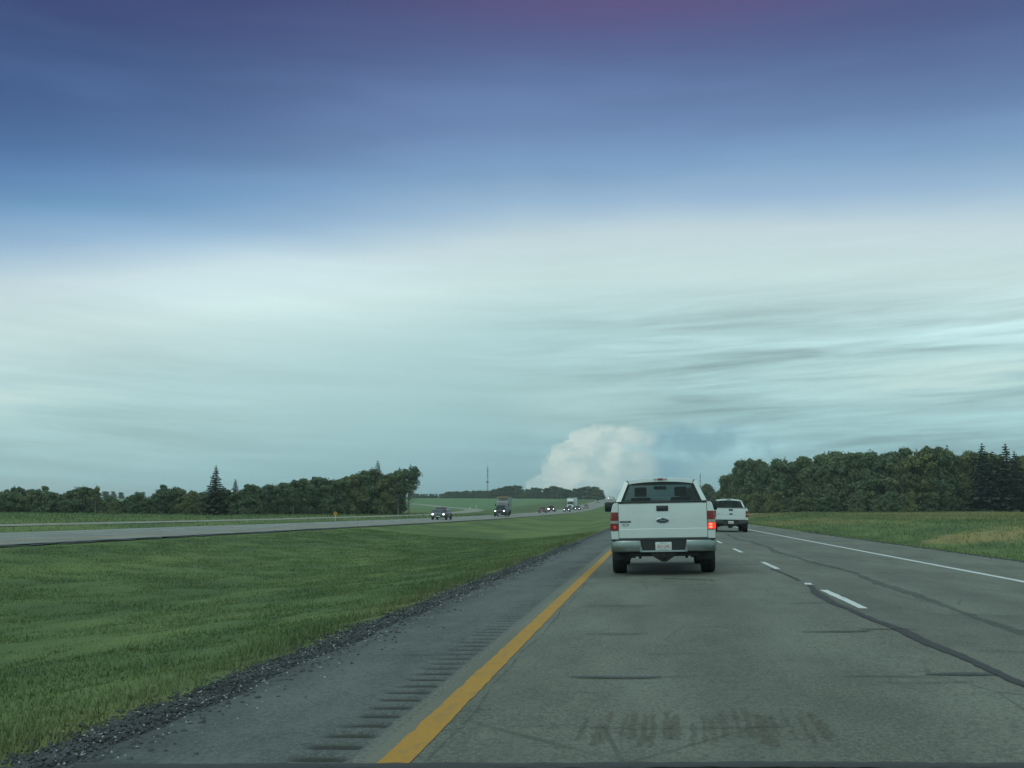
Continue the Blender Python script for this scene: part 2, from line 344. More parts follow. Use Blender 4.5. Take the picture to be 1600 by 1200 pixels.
# ------------------------------------------------------------------ mesh builder
class MB:
    def __init__(s): s.v = []; s.f = []
    def quad(s, *pts):
        i = len(s.v); s.v += [tuple(p) for p in pts]; s.f.append(tuple(range(i, i + len(pts)))); return s
    def hexa(s, b, t):
        """b, t: four corners of the bottom and of the top, same winding (counter-clockwise seen from above)"""
        i = len(s.v); s.v += [tuple(p) for p in b] + [tuple(p) for p in t]
        s.f += [(i + 3, i + 2, i + 1, i), (i + 4, i + 5, i + 6, i + 7)] + [(i + k, i + (k + 1) % 4, i + 4 + (k + 1) % 4, i + 4 + k) for k in range(4)]
        return s
    def box(s, x0, x1, y0, y1, z0, z1):
        q = [(x0, y0), (x1, y0), (x1, y1), (x0, y1)]
        return s.hexa([(x, y, z0) for x, y in q], [(x, y, z1) for x, y in q])
    def loft(s, secs, cap=True, closed=True):
        n = len(secs[0]); i = len(s.v)
        for q in secs: s.v += [tuple(p) for p in q]
        for a in range(len(secs) - 1):
            for k in range(n if closed else n - 1):
                k2 = (k + 1) % n
                s.f.append((i + a * n + k, i + a * n + k2, i + (a + 1) * n + k2, i + (a + 1) * n + k))
        if cap and closed:
            s.f.append(tuple(i + k for k in reversed(range(n)))); e = i + (len(secs) - 1) * n
            s.f.append(tuple(e + k for k in range(n)))
        return s
    def tube(s, path, r, n=8):
        path = [Vector(p) for p in path]; rs = r if isinstance(r, (list, tuple)) else [r] * len(path)
        secs = []
        for k, p in enumerate(path):
            t = (path[min(k + 1, len(path) - 1)] - path[max(k - 1, 0)]).normalized()
            a = t.cross(Vector((0, 0, 1)) if abs(t.z) < .9 else Vector((1, 0, 0))).normalized(); b = t.cross(a)
            secs.append([p + (a * math.cos(2 * math.pi * j / n) + b * math.sin(2 * math.pi * j / n)) * rs[k] for j in range(n)])
        return s.loft(secs)
    def lathe_x(s, prof, cx, cy, cz, n=28):
        """prof: (offset along x, radius) turned about an axis along x"""
        return s.loft([[(cx + o, cy + r * math.cos(2 * math.pi * j / n), cz + r * math.sin(2 * math.pi * j / n)) for j in range(n)] for o, r in prof])
    def ball(s, c, rx, ry, rz, n=12, k=8):
        secs = []
        for a in range(k + 1):
            t = math.pi * a / k; q = max(math.sin(t), .001)
            secs.append([(c[0] + rx * q * math.cos(2 * math.pi * j / n), c[1] + ry * q * math.sin(2 * math.pi * j / n), c[2] - rz * math.cos(t)) for j in range(n)])
        return s.loft(secs)
    def build(s, name, material, parent=None, bevel=0.0, seg=2, smooth=True, angle=35, weld=False):
        me = bpy.data.meshes.new(name); me.from_pydata(s.v, [], s.f)
        bm = bmesh.new(); bm.from_mesh(me)
        if weld: bmesh.ops.remove_doubles(bm, verts=bm.verts, dist=1e-4)
        bmesh.ops.recalc_face_normals(bm, faces=bm.faces)
        if bevel:
            es = [e for e in bm.edges if len(e.link_faces) == 2 and e.calc_face_angle(0) > R(30)]
            bmesh.ops.bevel(bm, geom=es, offset=bevel, segments=seg, affect='EDGES', profile=.5, clamp_overlap=True)
        bm.to_mesh(me); bm.free()
        if smooth:
            for p in me.polygons: p.use_smooth = True
            me.set_sharp_from_angle(angle=R(angle))
        me.materials.append(material)
        o = bpy.data.objects.new(name, me); COL.objects.link(o)
        if parent: o.parent = parent
        return o

def fast_mesh(name, co, loops, starts, totals, material, parent=None, tint=None):
    me = bpy.data.meshes.new(name)
    me.vertices.add(len(co)); me.vertices.foreach_set('co', np.asarray(co, np.float32).ravel())
    me.loops.add(len(loops)); me.loops.foreach_set('vertex_index', np.asarray(loops, np.int32))
    me.polygons.add(len(starts)); me.polygons.foreach_set('loop_start', np.asarray(starts, np.int32))
    me.update(calc_edges=True); me.validate()
    if tint is not None:
        a = me.attributes.new('tint', 'FLOAT', 'POINT'); a.data.foreach_set('value', np.asarray(tint, np.float32))
    me.materials.append(material)
    if name is None: return me
    o = bpy.data.objects.new(name, me); COL.objects.link(o)
    if parent: o.parent = parent
    return o

def thing(name, label, cat, loc=(0, 0, 0), rot=(0, 0, 0), group=None):
    o = bpy.data.objects.new(name, None); COL.objects.link(o); o.empty_display_size = .3
    o.location = loc; o.rotation_euler = rot; o['label'] = label; o['category'] = cat
    if group: o['group'] = group
    return o

# ------------------------------------------------------------------ terrain heights (metres)
PY = [-400, 40, 110, 150, 200, 290, 340, 390, 460, 530, 600, 680, 760, 820, 900, 1000, 1200, 1600, 4000]
PZ = [0, 0, .02, .09, .25, .68, 1.1, 1.75, 3.1, 4.6, 6.1, 7.9, 9.4, 9.9, 9.5, 8.2, 5, 0, -15]
_yy = np.arange(-400, 4000, 5.0); _zz = np.interp(_yy, PY, PZ); _k = np.hanning(15); _k /= _k.sum()
_zs = np.convolve(np.pad(_zz, 7, mode='edge'), _k, 'valid')
CX = [-2000, -300, -140, -90, -60, -47, -46.2, -38.8, -38, -35.5, -33, -32.4, -26.5, -20.6, -20.1, -14.5, -10.5, -7.5, -3.5, -2.95, 2.48, 9.2, 9.8, 13, 15.5, 22, 30, 60, 2000]
CZ = [1.2, 1.2, .95, .62, .38, .22, .22, .22, .18, -.12, .06, .10, .20, .10, -.06, -.62, -.78, -.62, -.19, -.11, 0, -.09, -.15, -.75, -.75, .25, .5, .75, .9]
def T(X, Y): return np.interp(Y, _yy, _zs) + np.interp(X, CX, CZ)
def tz(x, y): return float(T(x, y))
def grade(y): return math.atan2(tz(0, y + 4) - tz(0, y - 4), 8)

# frontage road centre line (runs level with the highway, then bends off behind the trees)
FR = [(-42.5, -80), (-42.5, 0), (-42.5, 120), (-42.7, 200), (-46.5, 252), (-51.5, 305), (-56.5, 350), (-63.0, 378), (-72, 398), (-83, 425), (-95, 460), (-108, 492), (-128, 530), (-160, 580)]

def structure(o): o['kind'] = 'structure'; return o

def sheet(name, xs, ys, zfun, material, parent=None):
    xs = np.asarray(xs, float); ys = np.asarray(ys, float); X, Y = np.meshgrid(xs, ys); Z = zfun(X, Y)
    co = np.stack([X, Y, Z], -1).reshape(-1, 3); nx, ny = len(xs), len(ys)
    i = (np.arange(ny - 1)[:, None] * nx + np.arange(nx - 1)[None, :]).ravel()
    lo = np.stack([i, i + 1, i + nx + 1, i + nx], -1).ravel()
    o = fast_mesh(name, co, lo, np.arange(0, len(lo), 4), None, material, parent)
    o.data.polygons.foreach_set('use_smooth', np.ones(len(o.data.polygons), bool))
    return o

rng = np.random.default_rng(7)
ys_road = np.concatenate([np.arange(-60, 120, 4.0), np.arange(120, 1000, 8.0), np.arange(1000, 1301, 50)])
# ground sheet
gx = np.unique(np.concatenate([np.linspace(-2500, -300, 12), np.linspace(-300, -60, 25), np.linspace(-60, -21, 40), np.linspace(-21, 34, 160), np.linspace(34, 120, 30), np.linspace(120, 2500, 14), CX[1:-1]]))
gy = np.unique(np.concatenate([np.linspace(-400, -20, 12), np.arange(-20, 70, .5), np.arange(70, 200, 2.0), np.arange(200, 1000, 8.0), np.linspace(1000, 4000, 20)]))
_bn = rng.normal(0, 1, (len(gy), len(gx)))
def ground_z(X, Y):
    z = T(X, Y)
    hard = ((X > -3.45) & (X < 9.7)) | ((X > -33) & (X < -20.3))
    b = _bn + np.roll(_bn, 1, 0) + np.roll(_bn, 1, 1) + np.roll(_bn, -1, 0) + np.roll(_bn, -1, 1)
    z = z + np.where(hard, 0, b * .006)
    rd = ((X > -3.47) & (X < 9.75)) | ((X > -32.45) & (X < -20.52))
    z = np.where(rd, z - .06, z)
    return z
ground = structure(sheet('ground', gx, gy, ground_z, M['ground']))

# ---- our carriageway
road = structure(sheet('highway', [-1.46, 0, 1.2, 2.48, 4.3, 6.42, 7.8, 9.2], ys_road, T, M['lane']))
def wav(x0, amp, f):
    return lambda y: x0 + amp * (np.sin(y * f) + .5 * np.sin(y * f * 2.7 + 1) + .35 * np.sin(y * f * 6.1 + 2))
yy = np.concatenate([np.arange(-20, 60, .4), np.arange(60, 1300, 8.0)])
# paved inner shoulder with a ragged outer edge
e = wav(-2.92, .035, 1.9)(yy); w = 5
co = []; 
for k in range(w):
    t = k / (w - 1); xx = e * (1 - t) + (-1.95) * t; co.append(np.stack([xx, yy, T(xx, yy) + .004 * (1 - t)], -1))
co = np.stack(co, 1).reshape(-1, 3); i = (np.arange(len(yy) - 1)[:, None] * w + np.arange(w - 1)[None, :]).ravel()
lo = np.stack([i, i + 1, i + w + 1, i + w], -1).ravel()
shoulder = structure(fast_mesh('paved_shoulder', co, lo, np.arange(0, len(lo), 4), None, M['shoulder']))
# rumble strip: real milled grooves in a fine strip, then a plain strip far off
rx = np.concatenate([[-1.95], np.linspace(-1.94, -1.52, 25), [-1.46]]); ry = np.arange(-2, 90, .02)
ph = ((ry + .13) % .295) / .295
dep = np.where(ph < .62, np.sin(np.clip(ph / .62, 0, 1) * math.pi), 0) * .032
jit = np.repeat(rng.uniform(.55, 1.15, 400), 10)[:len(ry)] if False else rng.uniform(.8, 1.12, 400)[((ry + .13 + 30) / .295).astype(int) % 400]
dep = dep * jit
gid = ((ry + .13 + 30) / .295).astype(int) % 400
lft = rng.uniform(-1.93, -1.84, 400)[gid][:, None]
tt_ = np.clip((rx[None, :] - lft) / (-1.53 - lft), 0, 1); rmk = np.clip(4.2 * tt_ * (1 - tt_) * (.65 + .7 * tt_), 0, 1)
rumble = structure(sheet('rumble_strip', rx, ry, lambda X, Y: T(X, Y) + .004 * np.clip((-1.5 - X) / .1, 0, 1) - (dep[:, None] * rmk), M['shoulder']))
far_r = structure(sheet('shoulder_inner_strip', [-1.95, -1.46], np.arange(89.98, 1300, 8.0), lambda X, Y: T(X, Y) + .0, M['shoulder']))
# groove depth per vertex; the shoulder colour darkens with it
at_ = rumble.data.attributes.new('road_and_groove', 'FLOAT', 'POINT'); at_.data.foreach_set('value', (dep[:, None] * rmk).astype(np.float32).ravel())

# ---- painted lines and tar, each a sheet 4 mm above the road
def strip(name, xc, wid, y0, y1, material, parent, lift=.004, dy=.5, ragged=.006, seed=0):
    n = max(2, int((y1 - y0) / dy) + 1)
    ys = np.linspace(y0, y1, n); r = np.random.default_rng(seed)
    xs = xc(ys) if callable(xc) else np.full(n, xc)
    wl = (wid(ys) if callable(wid) else np.full(n, wid)) / 2
    a = xs - wl + r.normal(0, ragged, n); b = xs + wl + r.normal(0, ragged, n)
    co = np.stack([np.stack([a, ys, T(a, ys) + lift], -1), np.stack([b, ys, T(b, ys) + lift], -1)], 1).reshape(-1, 3)
    i = np.arange(n - 1) * 2; lo = np.stack([i, i + 1, i + 3, i + 2], -1).ravel()
    return fast_mesh(name, co, lo, np.arange(0, len(lo), 4), None, material, parent)
strip('yellow_edge_line', -1.295, .165, -20, 60, M['yellow'], road, dy=.12, ragged=.0035)
strip('yellow_edge_line', -1.295, .17, 60, 1200, M['yellow'], road, dy=8, ragged=0)
strip('white_edge_line', 6.42, .155, -20, 60, M['white_line'], road, dy=.35, ragged=.004)
strip('white_edge_line', 6.42, .17, 60, 1200, M['white_line'], road, dy=8, ragged=0)
for k in range(-2, 40):
    y0 = 13.85 + 9.15 * k
    strip('lane_dash', 2.53, .115, y0, y0 + 3.15, M['white_line'], road, dy=.15, ragged=.005, seed=k + 50)
strip('lane_dash', 2.50, .11, 18.2, 18.62, M['white_line'], road, dy=.1, ragged=.014, seed=5)
# long tar seal wandering along the lane joint
strip('crack_seal', lambda y: 2.49 - .16 * np.clip((y - 9.5) / 3.5, 0, 1) + .10 * np.clip((y - 16) / 2, 0, 1) + .025 * np.sin(y * 1.1 + .6) + .012 * np.sin(y * 2.9), lambda y: .105 + .02 * np.sin(y * 1.3), 2, 18.0, M['tar'], road, lift=.0075, dy=.12, ragged=.007, seed=3)
strip('crack_seal', lambda y: 2.42 + .05 * np.sin(y * .7), .065, 19.2, 23.0, M['tar'], road, lift=.0075, dy=.2, ragged=.010, seed=4)
strip('crack_seal', lambda y: 3.72 + .10 * np.sin(y * .35) + .05 * np.sin(y * .9), lambda y: .17 + .06 * np.sin(y * .8), 4, 60, M['tar_worn'], road, lift=.0085, dy=.3, ragged=.02, seed=6)
strip('crack_seal', lambda y: -1.14 + .02 * np.sin(y * 1.2) + .012 * np.sin(y * 3), lambda y: .012 + .006 * np.sin(y * 2.1), 3, 40, M['tar_worn'], road, lift=.0085, dy=.2, ragged=.003, seed=8)
def cross(x0, x1, yc, wid, material, lift=.010, amp=.02, f=4.0, seed=0, slope=0.0, dx=.08, name='crack_seal'):
    n = max(3, int((x1 - x0) / dx)); xs = np.linspace(x0, x1, n); r = np.random.default_rng(seed)
    yc2 = yc + slope * (xs - x0) + amp * np.sin(xs * f + seed) + amp * .4 * np.sin(xs * f * 2.7)
    tp = np.minimum(1, np.minimum(np.arange(n), np.arange(n)[::-1]) / 2.0 + .35)
    wl = wid / 2 * tp * r.uniform(.7, 1.2, n)
    co = np.stack([np.stack([xs, yc2 - wl, T(xs, yc2) + lift], -1), np.stack([xs, yc2 + wl, T(xs, yc2) + lift], -1)], 1).reshape(-1, 3)
    i = np.arange(n - 1) * 2; lo = np.stack([i, i + 1, i + 3, i + 2], -1).ravel()
    return fast_mesh(name, co, lo, np.arange(0, len(lo), 4), None, material, road)
cross(-2.9, 9.0, 5.34, .12, M['tar'], amp=.02, f=1.1, seed=1, slope=.035)
for args in [(-.62, .05, 8.30, .10), (-.05, .32, 8.33, .06), (-.7, -.05, 11.2, .08), (-.52, -.1, 11.15, .07), (-.68, .0, 14.5, .08), (-.95, -.3, 14.5, .05), (1.45, 2.15, 11.3, .10), (2.05, 2.6, 11.45, .09),
             (1.35, 2.0, 8.30, .07), (1.95, 2.45, 8.42, .13), (1.55, 2.2, 8.05, .06), (1.4, 2.3, 14.6, .07), (.2, 1.2, 18.4, .06), (-1.1, .4, 19.2, .05), (2.5, 3.3, 7.0, .05), (-.1, .7, 9.6, .04), (-1.0, 2.4, 24.8, .09), (2.6, 6.3, 22.2, .07), (-1.2, 2.4, 31, .08), (-1.2, 6.3, 40, .09), (3.0, 6.0, 13.2, .05), (2.7, 4.3, 9.8, .05), (-.9, .8, 6.4, .03)]:
    x0, x1, y, wd = args
    cross(x0, x1, y, wd, M['tar_worn'] if wd < .09 else M['tar_soft'], amp=.03, f=3.3, seed=int(abs(x0 * 31 + y * 17)) % 97, slope=.02)
cross(.15, 1.15, 20.3, .10, M['tar'], amp=.12, f=2.2, seed=12, slope=-.9)
cross(-2.6, -1.5, 27.5, .10, M['tar_worn'], seed=21); cross(-2.75, -1.45, 18.6, .08, M['tar_worn'], seed=22); cross(-2.4, -1.6, 9.6, .05, M['tar_worn'], seed=23)
# brown scraped patch with short lengthwise gouges in the left lane
r0 = random.Random(3)
for k in range(22):
    x = -.40 + .064 * k + r0.uniform(-.03, .03); y0 = 6.0 + r0.uniform(-.1, .12); y1 = y0 + r0.uniform(.55, .95)
    strip('scrape_mark', (lambda q: (lambda y: q + .02 * (y - 6) ))(x), r0.uniform(.018, .05), y0, y1, M['stain'], road, lift=.0095, dy=.08, ragged=.008, seed=k)

# ---- opposite carriageway, frontage road
far_way = structure(sheet('opposite_carriageway', [-32.4, -29.7, -26.5, -23, -20.6], ys_road, lambda X, Y: T(X, Y) + .004, M['far_road']))
for x, mt, wd in ((-22.3, 'yellow', .16), (-30.0, 'white_line', .16)): strip('edge_line', x, wd, -40, 1200, M[mt], far_way, lift=.009, dy=8, ragged=0)
for k in range(0, 45): strip('lane_dash', -26.15, .13, 20 + 9 * k, 23 + 9 * k, M['white_line'], far_way, lift=.009, dy=1.5, ragged=0)
def path_strip(name, pts, wid, material, lift):
    pts = np.array(pts, float); s = np.concatenate([[0], np.cumsum(np.hypot(*np.diff(pts, axis=0).T))])
    q = np.arange(0, s[-1], 5.0); px = np.interp(q, s, pts[:, 0]); py = np.interp(q, s, pts[:, 1])
    kk = np.hanning(9); kk /= kk.sum()
    px = np.convolve(np.pad(px, 4, mode='edge'), kk, 'valid'); py = np.convolve(np.pad(py, 4, mode='edge'), kk, 'valid')
    tx, ty = np.gradient(px), np.gradient(py); l = np.hypot(tx, ty); nx, ny = -ty / l, tx / l
    cols = []
    for t in (-1, -.5, 0, .5, 1):
        x = px + nx * t * wid / 2; y = py + ny * t * wid / 2; cols.append(np.stack([x, y, T(x, y) + lift], -1))
    co = np.stack(cols, 1).reshape(-1, 3); i = (np.arange(len(q) - 1)[:, None] * 5 + np.arange(4)[None, :]).ravel()
    lo = np.stack([i, i + 1, i + 6, i + 5], -1).ravel()
    return structure(fast_mesh(name, co, lo, np.arange(0, len(lo), 4), None, material))
path_strip('frontage_road', FR, 6.2, M['road_and_groove'], .04)

# ---- gravel along the shoulder: thousands of small stones, one mass
def gravel(n, xr, yr, mt, name, smin, smax, seed):
    r = np.random.default_rng(seed)
    y = np.exp(r.uniform(math.log(yr[0]), math.log(yr[1]), n)); x = r.normal((xr[0] + xr[1]) / 2, (xr[1] - xr[0]) / 4, n)
    s = r.uniform(smin, smax, n) * (1 + y / 30)
    base = np.array([(1, 0, 0), (-.5, .87, 0), (-.5, -.87, 0), (.1, .1, .9), (0, 0, -.5)])
    fc = np.array([(0, 1, 3), (1, 2, 3), (2, 0, 3), (1, 0, 4), (2, 1, 4), (0, 2, 4)])
    th = r.uniform(0, 6.28, n); b = base[None] * r.uniform(.6, 1.3, (n, 5, 1))
    cx = b[..., 0] * np.cos(th)[:, None] - b[..., 1] * np.sin(th)[:, None]; cy = b[..., 0] * np.sin(th)[:, None] + b[..., 1] * np.cos(th)[:, None]
    co = np.stack([x[:, None] + cx * s[:, None], y[:, None] + cy * s[:, None], (T(x, y) + .002)[:, None] + b[..., 2] * s[:, None] * .7], -1).reshape(-1, 3)
    lo = (fc[None] + (np.arange(n) * 5)[:, None, None]).ravel()
    o = fast_mesh(name, co, lo, np.arange(0, len(lo), 3), None, mt); o['kind'] = 'stuff'
    o['label'] = 'loose gravel along the edge of the paved shoulder'; return o
gravel(9000, (-3.7, -2.75), (4, 45), M['pebble'], 'gravel', .008, .022, 1)
gravel(900, (-3.6, -2.6), (4, 40), M['pebble_pale'], 'gravel', .006, .014, 2)
gravel(1500, (9.1, 9.8), (18, 70), M['pebble'], 'gravel', .008, .02, 3)
gx_ = structure(strip('gravel_verge', -3.10, .80, -20, 60, M['gravel'], None, lift=-.002, dy=.3, ragged=.07, seed=9))
structure(strip('gravel_verge', -3.12, .80, 60, 1000, M['gravel'], None, lift=-.003, dy=8, ragged=0, seed=9))
structure(strip('gravel_verge', 9.55, .7, -20, 100, M['road_and_groove'], None, lift=-.003, dy=.5, ragged=.10, seed=10))
structure(strip('gravel_verge', 9.55, .7, 100, 900, M['road_and_groove'], None, lift=-.003, dy=8, ragged=0, seed=10))
structure(strip('gravel_verge', -20.52, .16, -20, 150, M['gravel'], None, lift=.012, dy=.6, ragged=.06, seed=11))

# ---- grass blades
def grass(name, label, n, xr, yr, hmin, hmax, wmin, seed, dens=None, tint_hi=1.0, power=1.0):
    r = np.random.default_rng(seed)
    y = yr[0] * (yr[1] / yr[0]) ** (r.uniform(0, 1, n) ** power); x = r.uniform(xr[0], xr[1], n)
    if dens is not None: k = r.uniform(0, 1, n) < dens(x, y); x, y = x[k], y[k]; n = len(x)
    sc = 1 + y / 22.0
    clump = .7 + .6 * r.uniform(0, 1, n) ** 2
    h = r.uniform(hmin, hmax, n) * clump * (1 + y / 120); wd = wmin * sc * r.uniform(.6, 1.4, n)
    th = r.uniform(0, 6.28, n); lean = r.uniform(.1, .7, n) * h; la = r.uniform(0, 6.28, n)
    z = T(x, y) - .01
    dx, dy = np.cos(th) * wd, np.sin(th) * wd
    co = np.stack([np.stack([x - dx, y - dy, z], -1), np.stack([x + dx, y + dy, z], -1), np.stack([x + np.cos(la) * lean, y + np.sin(la) * lean, z + h], -1)], 1).reshape(-1, 3)
    lo = np.arange(n * 3); t = np.repeat(r.uniform(0, tint_hi, n), 3)
    o = fast_mesh(name, co, lo, np.arange(0, n * 3, 3), None, M['blades'], None, t); o['kind'] = 'stuff'; o['label'] = label; return o
grass('grass', 'mown green grass of the wide median', 330000, (-20.2, -3.4), (4.2, 75), .02, .05, .006, 11, lambda x, y: np.clip((-3.45 - x) / .35, 0, 1) * (x > -y * .75 - 3))
grass('tall_grass', 'taller ragged grass along the gravel edge of the median', 26000, (-4.9, -3.3), (4.2, 70), .04, .13, .004, 12, lambda x, y: np.exp(-((x + 3.9 + .15 * np.sin(y * 1.1) + .1 * np.sin(y * 2.9)) / .28) ** 2))
grass('weed_stalks', 'scattered taller weed stalks in the median grass', 5000, (-19.5, -4.2), (6, 60), .08, .22, .004, 15, lambda x, y: (np.sin(x * 2.3 + y * .7) * np.sin(y * .45 - x * .3 + 1) > .35) * (x > -y * .75 - 3))
grass('verge_grass', 'rough green and tan grass on the verge right of the road', 110000, (9.5, 60), (22, 230), .04, .13, .0065, 13, lambda x, y: np.clip((x - 9.6) / .5, 0, 1) * (x < y * .42 + 4), power=.9)
grass('roadside_grass', 'rough grass between the frontage road and the trees', 45000, (-130, -33), (55, 240), .06, .16, .007, 14, lambda x, y: ((x < -46.2) | ((x > -38.6) & (x < -33))) * (x > -y * .75) * 1.0, tint_hi=.9)

# ------------------------------------------------------------------ vehicles
def text_mesh(name, body, size, material, parent, loc, depth=.004, scale=(1, 1, 1), shear=0.0):
    """lettering as thin solid shapes on a face that looks towards -y"""
    c = bpy.data.curves.new(name, 'FONT'); c.body = body; c.size = size; c.align_x = 'CENTER'; c.align_y = 'CENTER'; c.extrude = depth; c.shear = shear
    t = bpy.data.objects.new(name, c); COL.objects.link(t)
    dg = bpy.context.evaluated_depsgraph_get(); me = bpy.data.meshes.new_from_object(t.evaluated_get(dg)); me.name = name
    bpy.data.objects.remove(t); bpy.data.curves.remove(c)
    me.materials.clear(); me.materials.append(material)
    o = bpy.data.objects.new(name, me); COL.objects.link(o); o.parent = parent
    o.location = loc; o.rotation_euler = (R(90), 0, 0); o.scale = scale
    return o

def wheel(parent, x, y, r, wd, side, rim=True):
    h = wd / 2
    t = MB().lathe_x([(-h, r * .62), (-h, r * .93), (-h * .8, r * .985), (-h * .55, r), (-h * .2, r), (-h * .18, r * .985), (h * .18, r * .985), (h * .2, r), (h * .55, r), (h * .8, r * .985), (h, r * .93), (h, r * .62)], x, y, r)
    w = t.build('wheel', M['rubber'], parent)
    if rim:
        q = MB(); o = side * (h - .03)
        q.lathe_x([(o - .12 * side, r * .63), (o, r * .64), (o + .012 * side, r * .58), (o - .01 * side, r * .5), (o - .02 * side, r * .2), (o + .02 * side, r * .16), (o + .02 * side, .002)], x, y, r)
        q.build('rim', M['rim'], w)
    return w

XS = [(.50, .955), (.62, .985), (.80, .998), (.95, 1.0), (1.10, .996), (1.22, .982), (1.32, .958), (1.37, .938), (1.395, .905)]
def xside(z): return float(np.interp(z, [a for a, b in XS], [b for a, b in XS]))

def pickup(label, loc, heading, bumper_metal, tail_lit, group, text=True):
    t = thing('pickup_truck', label, 'pickup truck', loc, heading, group)
    RY, FY, RAD = 1.22, 4.86, .385
    Wt, Bk = M['white'], M['black']
    # side skins with wheel arches, bed and front half separately
    def skin(mb, y0, y1, ztop, s, axle):
        ys = sorted(set(list(np.linspace(y0, y1, 9)) + [axle + .47 * math.cos(a) for a in np.linspace(0, math.pi, 17)]))
        ys = [y for y in ys if y0 <= y <= y1]
        rows = []
        for y in ys:
            d = abs(y - axle); zb = .50
            if d < .47: zb = max(.50, RAD + math.sqrt(max(0, .47 ** 2 - d * d)))
            zt = ztop(y); col = []
            for k in range(12):
                z = zb + (zt - zb) * k / 11
                col.append((s * (xside(z) + (.012 if .45 < d < .0 else 0)), y, z))
            col.append((s * (xside(zt) - .05), y, zt + .004)); col.append((s * (xside(zt) - .10), y, zt - .03)); col.append((s * (xside(zt) - .10), y, zb + .02))
            rows.append(col)
        mb.loft(rows, cap=False, closed=False)
    bed = MB()
    for s in (-1, 1):
        skin(bed, .17, 2.0, lambda y: 1.392, s, RY)
        # rear corner post beside the tailgate
        bed.loft([[(s * .846, .10, z), (s * (xside(z) - .012), .105, z), (s * xside(z), .17, z), (s * .846, .17, z)] for z in (.70, .86)])
        bed.loft([[(s * .846, .10, z), (s * (xside(z) - .012), .105, z), (s * xside(z), .17, z), (s * .846, .17, z)] for z in (1.213, 1.26, 1.32, 1.37, 1.392)])
        bed.box(*sorted((s * .78, s * .83)), .16, 1.98, .80, 1.375)
        bed.loft([[(s * .846, .15, z), (s * (xside(z) - .02), .15, z), (s * (xside(z) - .005), .18, z), (s * .846, .18, z)] for z in (.86, 1.213)])
    bed.box(-.80, .80, .16, 1.98, .77, .80); bed.box(-.84, .84, 1.93, 1.985, .80, 1.39)
    bed.build('bed', Wt, t, smooth=True)
    for s in (-1, 1): MB().box(*sorted((s * .80, s * .905)), .16, 1.99, 1.394, 1.412).build('bed_rail_cap', Bk, t, bevel=.006)
    # tailgate: upper panel upright, lower band tilted out at a crease
    tg = MB(); xw = .836
    prof = [(.112, .700), (.088, .720), (.088, .880), (.096, .892), (.094, 1.05), (.094, 1.30), (.099, 1.352), (.112, 1.372), (.155, 1.374), (.155, .70)]
    tg.loft([[(x, y, z) for y, z in prof] for x in (-xw, -xw * .5, 0, xw * .5, xw)])
    gate = tg.build('tailgate', Wt, t, angle=25)
    MB().box(-xw, xw, .088, .165, 1.376, 1.414).build('tailgate_top_moulding', Bk, gate, bevel=.01)
    hd = MB(); hd.box(-.112, .112, .078, .10, 1.222, 1.326); hb = hd.build('tailgate_handle', M['black'], gate, bevel=.018, seg=3)
    MB().box(-.088, .088, .070, .085, 1.258, 1.312).build('handle_lever', M['grey_bumper'], hb, bevel=.012)
    def oval(name, cx, cz, rx, rz, y0, y1, m_, par, n=28):
        return MB().loft([[(cx + rx * q * math.cos(2 * math.pi * j / n), y, cz + rz * q * math.sin(2 * math.pi * j / n)) for j in range(n)] for q, y in ((1, y1), (1, y0 + .003), (.95, y0))]).build(name, m_, par, angle=50)
    e1 = oval('badge', 0, 1.045, .124, .050, .080, .097, M['chrome'], gate)
    oval('badge_face', 0, 1.045, .111, .041, .0775, .085, M['emblem'], e1)
    text_mesh('badge_script', 'Ford', .062, M['chrome'], e1, (0, .0765, 1.045), .0015, (1.15, 1, 1), .35)
    if text:
        b2 = MB().box(-.815, -.605, .086, .097, 1.012, 1.044).build('model_badge', M['grey_bumper'], gate, bevel=.004)
        text_mesh('model_lettering', 'F-150', .034, M['chrome'], b2, (-.71, .0845, 1.028), .001, (1.6, 1, 1))
        ring = MB(); n = 24
        ring.loft([[(-.71 + (.062 + a) * math.cos(2 * math.pi * j / n), .0905 - b, .968 + (.019 + a) * math.sin(2 * math.pi * j / n)) for a, b in ((-.0035, 0), (.0035, 0), (.0035, .003), (-.0035, .003))] for j in range(n + 1)], cap=False)
        ring.build('trim_badge', M['grey_bumper'], gate)
    else:
        MB().box(-.80, -.62, .088, .096, 1.022, 1.038).build('model_badge', M['grey_bumper'], gate)
    # tail lamps, wrapping round the corner
    for s in (-1, 1):
        def lens(z0, z1, out=0.0):
            zs = np.linspace(z0, z1, 4)
            return MB().loft([[(s * .850, .150, z), (s * .850, .088 - out, z), (s * (xside(z) - .035), .088 - out, z), (s * (xside(z) + .002), .118, z), (s * (xside(z) + .004), .30, z), (s * (xside(z) - .02), .30, z), (s * (xside(z) - .04), .150, z)] for z in zs])
        lamp = lens(.862, 1.212).build('tail_light', M['red_dull'], t, angle=30)
        lens(1.055, 1.205, .004).build('upper_lens', M['red_lens'], lamp, angle=30)
        lens(.998, 1.050, .004).build('reverse_lens', M['clear_lens'], lamp, angle=30)
        bright = tail_lit and s > 0
        low = lens(.872, .992, .005).build('lower_lens', M['red_lens'] if not bright else M['red_glow'], lamp, angle=30)
        if tail_lit and s < 0: MB().ball((s * .915, .082, .925), .028, .006, .030).build('lit_bulb', M['red_faint'], low)
        if bright:
            for zq in (.905, .960): MB().ball((.905, .081, zq), .034, .006, .022).build('lit_bulb', M['red_hot'], low)
    # bumper: two metal wings joined by a low bar round a dark plate recess
    bm_ = bumper_metal
    for_m = MB()
